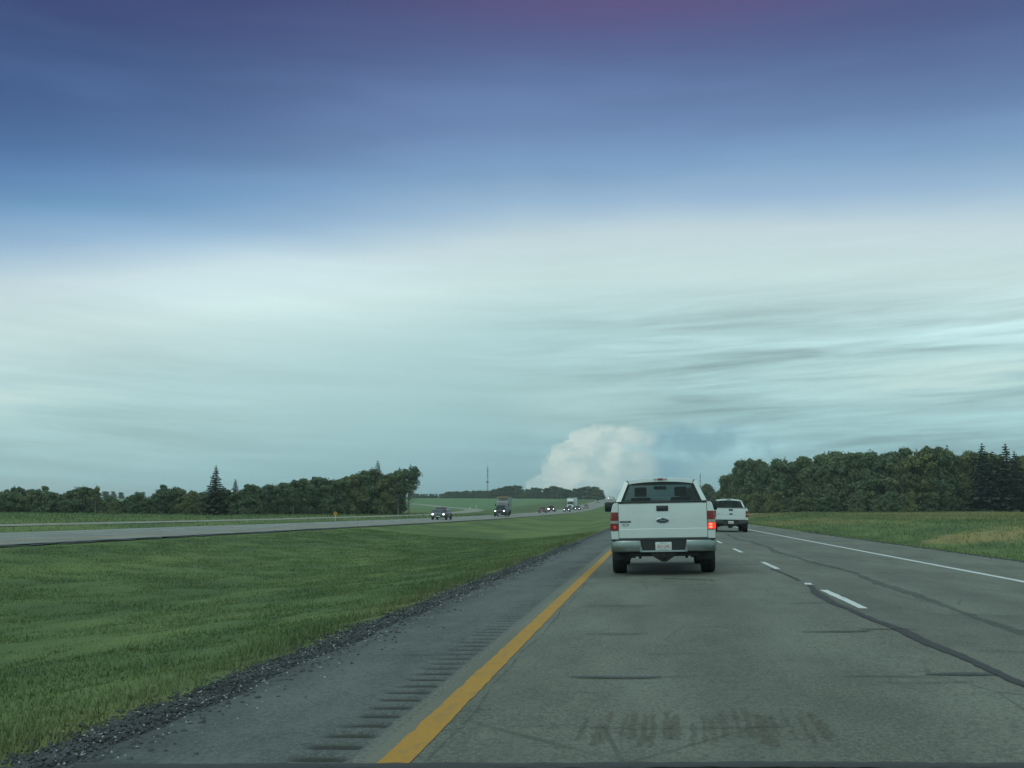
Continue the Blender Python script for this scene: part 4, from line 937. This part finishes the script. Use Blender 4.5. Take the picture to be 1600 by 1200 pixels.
CLUMP = [(-65.3, 172.6, 5.01), (-70.5, 189.2, 4.84), (-65.6, 178.1, 4.37), (-72.3, 197.4, 4.13), (-66.7, 184.5, 5.1), (-71.3, 198.9, 5.48), (-63.8, 181.6, 4.61), (-68.8, 197.9, 5.78), (-62.8, 182.9, 4.5), (-67.8, 198.3, 5.72), (-61.6, 183.0, 4.83), (-67.0, 200.9, 5.85), (-61.6, 185.4, 6.05), (-66.6, 204.2, 6.75), (-60.9, 190.2, 5.3), (-64.3, 204.2, 7.08), (-60.1, 193.1, 6.55), (-62.8, 202.8, 6.93), (-57.7, 189.8, 5.27), (-63.3, 208.7, 5.92), (-57.8, 194.0, 6.26), (-60.1, 205.7, 6.7), (-57.0, 195.8, 6.28), (-59.1, 206.3, 5.59), (-55.5, 199.1, 7.4), (-57.4, 209.5, 6.86), (-54.9, 201.3, 7.61), (-56.1, 210.7, 7.93), (-52.9, 200.7, 8.53), (-57.0, 217.1, 7.39), (-51.7, 203.0, 6.87), (-54.6, 214.3, 8.25), (-49.9, 202.3, 6.86), (-52.5, 216.2, 6.67), (-49.6, 204.0, 7.82), (-51.5, 218.0, 8.78), (-47.5, 202.1, 8.57), (-51.9, 222.5, 7.43)]
WOOD = [(17.2, 303.1, 5.03), (20.2, 314.5, 9.33), (18.8, 294.3, 9.99), (21.0, 309.4, 10.5), (21.6, 278.7, 11.36), (22.5, 294.7, 9.66), (22.0, 274.1, 12.78), (25.0, 290.8, 12.46), (24.8, 268.0, 12.69), (26.8, 275.8, 12.21), (25.7, 255.9, 10.15), (28.4, 267.0, 9.52), (27.5, 247.8, 10.48), (30.5, 267.7, 10.41), (28.4, 244.3, 11.66), (31.5, 267.2, 9.7), (31.5, 247.0, 10.32), (33.7, 259.5, 11.58), (33.4, 245.7, 12.12), (36.6, 259.7, 11.63), (34.6, 239.7, 10.22), (37.9, 257.4, 11.23), (36.3, 237.0, 10.04), (38.8, 249.5, 12.76), (37.5, 237.9, 11.94), (40.8, 252.0, 13.42), (39.4, 232.1, 11.83), (42.4, 246.3, 12.58), (40.0, 231.6, 11.13), (44.0, 244.3, 10.11), (41.5, 229.4, 12.1), (44.9, 237.4, 12.53), (42.2, 219.5, 11.52), (47.1, 238.9, 9.74), (43.7, 221.7, 9.67), (48.6, 238.9, 11.91), (45.1, 217.7, 10.76), (48.8, 233.1, 12.22), (47.1, 215.0, 10.12), (52.3, 234.8, 10.81), (48.8, 220.1, 12.35), (53.7, 235.9, 11.31), (51.2, 217.5, 11.7), (55.4, 235.1, 10.04), (53.5, 223.0, 10.44), (57.7, 233.4, 12.4), (53.9, 218.3, 12.4), (61.4, 240.9, 11.05), (56.9, 221.7, 12.41), (61.4, 236.5, 11.69), (59.7, 222.3, 10.83), (65.9, 243.5, 10.09), (61.4, 226.1, 9.4), (66.8, 238.9, 9.43), (62.9, 224.3, 11.74), (69.2, 241.5, 11.61), (66.3, 230.4, 11.77), (73.0, 247.6, 9.75), (68.7, 229.8, 11.26), (72.4, 242.1, 9.4), (70.3, 229.8, 9.88), (77.5, 249.0, 10.8), (71.0, 228.1, 9.43), (77.9, 244.9, 10.45), (74.9, 233.4, 11.25), (79.9, 246.9, 11.01), (75.1, 230.0, 10.46), (84.8, 253.1, 9.35), (79.2, 235.5, 9.25), (84.5, 249.1, 9.42), (80.0, 231.9, 8.31), (89.0, 253.5, 9.39), (83.1, 236.2, 10.7), (91.5, 256.1, 9.87), (86.1, 237.8, 10.11), (91.6, 249.7, 10.02), (85.8, 233.9, 8.95), (94.3, 253.7, 9.75), (89.0, 237.4, 10.43), (98.8, 259.1, 11.37), (92.1, 240.0, 10.28), (99.6, 258.8, 9.61)]
WOODEDGE = [(18.7, 280.8, 4.63), (22.2, 260.8, 4.4), (23.8, 251.5, 4.6), (26.7, 240.6, 4.58), (29.3, 237.6, 3.51), (30.7, 234.0, 3.22), (34.4, 227.9, 2.86), (35.8, 226.6, 3.47), (39.0, 219.4, 2.82), (39.7, 218.6, 3.54), (42.8, 210.5, 3.04), (43.7, 209.5, 3.9), (47.1, 210.2, 3.91), (51.3, 211.7, 3.63), (55.2, 215.3, 2.12), (55.7, 214.4, 2.83), (60.0, 216.6, 3.05), (64.3, 220.0, 3.08), (67.4, 221.8, 2.48), (70.2, 222.5, 2.68), (74.6, 225.0, 3.17), (76.9, 226.5, 2.79), (80.9, 227.5, 4.32), (83.6, 229.9, 3.59)]
FARRIGHT = [(14.1, 518.0, 7.62), (16.3, 535.0, 7.54), (16.5, 508.6, 7.99), (18.4, 528.4, 7.76), (18.1, 511.6, 8.32), (20.8, 524.7, 7.39), (20.1, 497.1, 7.66), (21.9, 512.3, 7.67), (22.3, 492.8, 7.83), (25.0, 507.5, 7.57), (23.6, 480.8, 9.06), (25.2, 497.1, 8.01), (26.2, 475.2, 5.92), (27.9, 498.0, 5.49)]
HILL = [(-185.4, 826.5, 4.12), (-183.9, 826.5, 3.92), (-181.4, 824.8, 4.23), (-178.9, 826.0, 3.83), (-175.6, 825.0, 3.62), (-173.8, 824.2, 3.62), (-171.7, 825.2, 3.7), (-169.1, 824.7, 3.81), (-167.8, 823.9, 3.62), (-165.9, 823.7, 3.57), (-164.0, 824.4, 3.8), (-160.9, 825.0, 3.61), (-158.9, 824.9, 3.97), (-156.0, 823.1, 5.06), (-154.2, 824.7, 5.49), (-152.1, 823.5, 5.49), (-149.7, 823.6, 5.55), (-147.4, 822.9, 5.43), (-147.0, 824.0, 5.7), (-143.5, 822.5, 5.5), (-141.9, 823.6, 5.75), (-139.7, 822.6, 6.22), (-138.2, 823.3, 5.65), (-135.0, 822.9, 6.19), (-132.6, 821.8, 5.82), (-131.1, 821.6, 6.21), (-128.5, 820.6, 6.28), (-125.4, 816.7, 6.09), (-115.0, 766.1, 5.05), (-116.2, 778.0, 5.71), (-111.6, 764.8, 5.86), (-111.4, 773.5, 6.05), (-110.2, 766.1, 6.66), (-108.3, 771.9, 6.94), (-105.8, 764.1, 7.5), (-103.8, 772.0, 7.01), (-101.0, 762.3, 8.71), (-101.4, 774.4, 8.09), (-97.4, 757.2, 8.84), (-95.2, 769.5, 8.53), (-93.5, 759.5, 9.31), (-92.1, 772.7, 6.77), (-90.1, 756.7, 6.48), (-87.4, 768.1, 6.8), (-85.5, 755.2, 6.24), (-84.7, 767.7, 6.42), (-81.4, 757.9, 7.8), (-80.4, 769.1, 7.77), (-77.1, 757.1, 7.0), (-78.0, 764.6, 7.44), (-74.1, 755.9, 6.87), (-72.9, 763.7, 7.19), (-71.7, 752.6, 7.51), (-68.2, 762.7, 8.82), (-67.7, 753.7, 8.83), (-64.4, 764.0, 8.04), (-62.4, 751.3, 7.8), (-60.8, 762.1, 6.72), (-60.3, 749.8, 7.29), (-58.0, 759.8, 6.64), (-56.5, 750.8, 6.07), (-55.3, 762.8, 5.66), (-51.3, 745.6, 7.3), (-49.5, 757.9, 7.72), (-46.9, 749.0, 7.94), (-46.2, 756.9, 7.55), (-43.8, 745.2, 8.85), (-44.3, 755.5, 8.33), (-39.9, 744.0, 8.53), (-38.5, 756.9, 8.29), (-37.2, 742.2, 7.34), (-35.6, 756.4, 6.88), (-33.6, 742.5, 5.44), (-33.5, 753.6, 4.29)]
FARLEFT = [(-538.0, 798.3, 5.31), (-532.9, 799.7, 4.86), (-523.8, 801.4, 5.16), (-515.4, 801.0, 5.51), (-505.0, 800.5, 5.08), (-492.5, 799.9, 5.01), (-490.8, 804.4, 4.32), (-473.9, 800.8, 4.29), (-471.3, 804.8, 4.69), (-461.3, 801.6, 4.7), (-451.4, 803.7, 4.39), (-443.5, 805.1, 4.54), (-436.1, 805.0, 5.45), (-423.5, 806.9, 5.8), (-416.1, 805.4, 5.78), (-410.8, 807.7, 5.06), (-397.8, 807.1, 5.36), (-393.4, 808.1, 5.2), (-384.8, 808.6, 4.15), (-371.9, 810.8, 3.63), (-364.5, 808.7, 4.65), (-351.2, 806.9, 3.7), (-347.8, 811.1, 4.43)]

# ------------------------------------------------------------------ trees
def cards(cen, nrm, size, r, aspect=(.6, 1.0)):
    """leaf clumps: one bent four-sided face each"""
    n = len(cen)
    a = np.cross(nrm, r.normal(0, 1, (n, 3))); a /= np.linalg.norm(a, axis=1)[:, None] + 1e-9
    b = np.cross(nrm, a); b /= np.linalg.norm(b, axis=1)[:, None] + 1e-9
    s = size[:, None]; t = s * r.uniform(*aspect, (n, 1))
    bend = nrm * s * r.uniform(-.3, .3, (n, 1))
    co = np.stack([cen - a * s, cen - b * t + bend, cen + a * s, cen + b * t + bend], 1)
    return co.reshape(-1, 3)
def leaf_mesh(name, co, tint, material):
    n = len(co) // 4
    me = bpy.data.meshes.new(name)
    me.vertices.add(len(co)); me.vertices.foreach_set('co', co.astype(np.float32).ravel())
    i = np.arange(n) * 4; lo = np.stack([i, i + 1, i + 2, i, i + 2, i + 3], -1).ravel().astype(np.int32)
    me.loops.add(len(lo)); me.loops.foreach_set('vertex_index', lo)
    me.polygons.add(2 * n); me.polygons.foreach_set('loop_start', np.arange(0, len(lo), 3, dtype=np.int32))
    me.update(calc_edges=True)
    at = me.attributes.new('tint', 'FLOAT', 'POINT'); at.data.foreach_set('value', np.repeat(tint, 4).astype(np.float32))
    me.materials.append(material); return me
def broadleaf(seed, width=.55, low=.04, lobes=26, per=170, leaf=.030, airy=0.0):
    """crown of a unit-height tree: leaf clumps on many uneven lobes, open between them"""
    r = np.random.default_rng(seed); C, N, S, Tn = [], [], [], []
    for k in range(lobes):
        z = low + (1 - low) * r.uniform(0.03, .93) ; t = (z - low) / (1 - low)
        env = width * .5 * (math.sin(min(1, t * 1.15 + .22) * math.pi) ** .55 if t < .68 else max(.16, math.cos((t - .68) / .32 * 1.45)))
        a = r.uniform(0, 6.283); q = env * math.sqrt(r.uniform(.12, 1)) * .85
        c = np.array([q * math.cos(a), q * math.sin(a), z]); rad = r.uniform(.045, .135) * (1 - .45 * t) * (width / .55) ** .5
        m = int(per * r.uniform(.6, 1.3)); u = r.normal(0, 1, (m, 3)); u /= np.linalg.norm(u, axis=1)[:, None]
        dd = r.uniform(.40, 1.0, m) ** .5 * r.choice([1, 1, 1, 1.25, 1.55], m)
        p = c + u * (rad * dd)[:, None] * np.array([1, 1, .85])
        nn = u + r.normal(0, .6, (m, 3)); nn /= np.linalg.norm(nn, axis=1)[:, None]
        C.append(p); N.append(nn); S.append(r.uniform(.6, 1.35, m) * leaf); Tn.append(np.clip(r.normal(.42 + r.normal(0, .16), .22, m), 0, 1))
    # narrow leaders that break the outline
    for k in range(16):
        a = r.uniform(0, 6.283); f = r.uniform(.1, 1); q = width * .46 * f * .9; z = (1 - .50 * f ** 1.8) * r.uniform(.86, 1.0) - .03
        m = int(per * .35); u = r.normal(0, 1, (m, 3)); u /= np.linalg.norm(u, axis=1)[:, None]
        p = np.array([q * math.cos(a), q * math.sin(a), z]) + u * (r.uniform(.25, 1, m) * r.uniform(.022, .045))[:, None] * np.array([1, 1, r.uniform(1.5, 2.6)])
        C.append(p); N.append(u + r.normal(0, .5, (m, 3))); S.append(r.uniform(.5, 1.1, m) * leaf); Tn.append(np.clip(r.normal(.5, .2, m), 0, 1))
    # twigs of the top reaching up past the lobes
    m = 90; a = r.uniform(0, 6.283, m); q = width * .30 * np.sqrt(r.uniform(0, 1, m))
    base = r.choice(lobes, m); p = np.stack([q * np.cos(a), q * np.sin(a), .82 + r.uniform(0, .18, m) * (1 - q / (width * .32))], -1)
    C.append(p); N.append(r.normal(0, 1, (m, 3))); S.append(np.full(m, leaf * .7)); Tn.append(r.uniform(.3, .8, m))
    C = np.concatenate(C); N = np.concatenate(N); N /= np.linalg.norm(N, axis=1)[:, None] + 1e-9
    k = C[:, 2] > .005; C, N, S, Tn = C[k], N[k], np.concatenate(S)[k], np.concatenate(Tn)[k]
    C[:, 2] *= 1.0 / np.quantile(C[:, 2], .9985)
    return cards(C, N, S, r), Tn
def trunk_mesh(seed, top=.75, r0=.022, limbs=7, material='bark'):
    rr = random.Random(seed); mb = MB()
    pts = [(0, 0, -.02)]; x = y = 0
    for k in range(1, 6):
        x += rr.uniform(-.012, .012); y += rr.uniform(-.012, .012); pts.append((x, y, top * k / 5))
    mb.tube(pts, [r0 * (1 - .15 * k) for k in range(6)], 7)
    for k in range(limbs):
        z = rr.uniform(.18, top * .85); a = rr.uniform(0, 6.283); l = rr.uniform(.10, .22)
        mb.tube([(0, 0, z), (l * .55 * math.cos(a), l * .55 * math.sin(a), z + l * .45), (l * math.cos(a), l * math.sin(a), z + l)], [r0 * .42, r0 * .3, r0 * .12], 5)
    o = mb.build('trunk', M[material]); me = o.data; bpy.data.objects.remove(o); return me
def conifer(seed, width=.34, tiers=26, bare=.05):
    r = np.random.default_rng(seed); C, N, S, Tn = [], [], [], []
    for k in range(tiers):
        t = k / (tiers - 1); z = bare + (1 - bare) * (t ** .92) * .985
        rad = width * .5 * (1 - t) ** .72 * r.uniform(.80, 1.12) + .010
        nb = max(6, int(18 * (1 - t) + 6))
        for j in range(nb):
            a = r.uniform(0, 6.283); L = rad * r.uniform(.65, 1.15); m = max(4, int(L * 150) + 3)
            s = np.linspace(.12, 1, m) + r.normal(0, .03, m)
            droop = -.30 * L * s + .16 * L * s * s
            side = r.normal(0, .055, m) * L * (1.2 - s) * 1.6
            p = np.stack([L * s * math.cos(a) - side * math.sin(a), L * s * math.sin(a) + side * math.cos(a), z + droop + r.normal(0, .004, m)], -1)
            C.append(p); nn = np.stack([r.normal(0, .5, m) + .3 * math.cos(a), r.normal(0, .5, m) + .3 * math.sin(a), np.full(m, .8)], -1); N.append(nn)
            S.append(r.uniform(.55, 1.1, m) * (.015 + .016 * (1 - t))); Tn.append(np.clip(r.normal(.3, .2, m) + .4 * (s - .5), 0, 1))
    C = np.concatenate(C); N = np.concatenate(N); N /= np.linalg.norm(N, axis=1)[:, None]
    return cards(C, N, np.concatenate(S), r, (.5, .9)), np.concatenate(Tn)

TREES = []
for sd_, w_, low, lob, per, lf in [(1, .60, .03, 60, 190, .0175), (2, .48, .05, 50, 190, .018), (3, .70, .02, 60, 180, .019), (4, .55, .08, 48, 190, .018), (5, .40, .06, 46, 190, .017), (6, .78, .01, 62, 180, .020)]:
    co, tn = broadleaf(sd_, w_, low, lob, per, lf)
    TREES.append((leaf_mesh('crown', co, tn, M['leaf']), trunk_mesh(sd_, .72)))
BUSH = []
for sd_, w_, lob in [(21, 1.15, 56), (22, .95, 50), (23, 1.4, 64)]:
    co, tn = broadleaf(sd_, w_, .0, lob, 190, .028)
    BUSH.append((leaf_mesh('crown', co, tn, M['leaf']), trunk_mesh(sd_, .55, .025)))
co, tn = broadleaf(31, .42, .35, 30, 100, .017); AIRY = (leaf_mesh('crown', co, tn, M['leaf']), trunk_mesh(31, .88, .018, 12, 'bark_pale'))
CONIF = []
for sd_, w_ in [(41, .44), (42, .36), (43, .38)]:
    co, tn = conifer(sd_, w_); CONIF.append((leaf_mesh('crown', co, tn, M['spruce']), trunk_mesh(sd_, .96, .014, 0)))
tree_rng = random.Random(99)
def plant(kind, proto, x, y, h, label, cat, group=None, wide=1.0):
    t = thing(kind, label, cat, (x, y, tz(x, y) - .05), (0, 0, tree_rng.uniform(0, 6.283)), group)
    k = wide * tree_rng.uniform(.9, 1.12); t.scale = (h * k, h * k, h)
    for nm, me in zip(('crown', 'trunk'), proto):
        o = bpy.data.objects.new(nm, me); COL.objects.link(o); o.parent = t
    return t
for x, y, h in BUSHES: plant('leafy_tree', tree_rng.choice(BUSH if h < 4.6 else TREES[:3] + BUSH[:1] + [AIRY]), x, y, h, 'low bushy tree in the dark hedge beyond the far carriageway', 'tree', 'low bushy trees along the left hedge')
for x, y, h in CLUMP: plant('leafy_tree', tree_rng.choice(TREES * 2 + [AIRY]), x, y, h, 'tall leafy tree in the dense clump behind the diamond sign', 'tree', 'trees of the tall clump on the left', 1.1)
for x, y, h in WOOD: plant('leafy_tree', tree_rng.choice(TREES[:5] * 2 + [AIRY]), x, y, h, 'leafy tree in the dense dark wood right of the highway', 'tree', 'trees of the wood on the right')
for x, y, h in WOODEDGE: plant('shrub', tree_rng.choice(BUSH), x, y, h, 'low shrub along the foot of the wood right of the highway', 'shrub', 'shrubs along the foot of the right wood')
for x, y, h in FARRIGHT: plant('leafy_tree', tree_rng.choice(TREES), x, y, h, 'distant leafy tree seen between the two white pickups', 'tree', 'distant trees right of the road', 1.15)
for x, y, h in HILL: plant('leafy_tree', tree_rng.choice(TREES[:4]), x, y, h, 'distant tree in the belt along the hilltop beyond the green field', 'tree', 'trees of the hilltop belt', 1.7)
for x, y, h in FARLEFT: plant('leafy_tree', tree_rng.choice(TREES[:4]), x, y, h, 'far tree on the skyline behind the left hedge', 'tree', 'far trees on the left skyline', 1.9)
for pr, x, y, h, lab in [(0, -66.6, 161, 7.7, 'tall dark spruce standing alone above the left hedge'), (2, -74.1, 188, 6.3, 'small thin spruce right of the tall dark spruce'),
                         (1, -52.3, 205, 10.4, 'pointed spruce rising out of the tall left clump of trees'), (0, 60.2, 209, 12.6, 'first of the two tall dark spruces at the right end of the wood'),
                         (0, 64.9, 211, 12.6, 'second tall dark spruce, at the far right end of the wood'),
                         (1, 62.6, 211, 11.2, 'shorter dark spruce between the two tall ones at the right end of the wood'), (1, 67.0, 213, 11.3, 'shorter dark spruce beyond the second tall one at the far right')]:
    SPRUCE_AT = (x, y); plant('spruce_tree', CONIF[pr], x, y, h, lab, 'tree', None, 1.1 if x < 0 else 1.3)
plant('leafy_tree', AIRY, -45.5, 203, 9.3, 'thin airy tree with pale gaps at the right end of the left clump', 'tree', None, 1.0)
mast(-123.6, 820, 24.3, 'tall thin lattice radio mast on the hilltop beyond the green field')
mast(39.2, 900, 22.0, 'faint second mast far behind the two white pickups', .6)

# ------------------------------------------------------------------ thin summer haze filling the air over the whole scene
hz = bpy.data.materials.new('haze_air'); hz.use_nodes = True; ht = hz.node_tree; ht.nodes.clear()
pv = ht.nodes.new('ShaderNodeVolumePrincipled'); pv.inputs['Color'].default_value = (.88, .97, .97, 1); pv.inputs['Density'].default_value = .00024; pv.inputs['Anisotropy'].default_value = .2
ho = ht.nodes.new('ShaderNodeOutputMaterial'); ht.links.new(pv.outputs[0], ho.inputs['Volume'])
haze = MB().box(-2600, 2600, -450, 4100, -18, 46).build('haze', hz, smooth=False)
haze['kind'] = 'stuff'; haze['label'] = 'thin pale haze in the air'
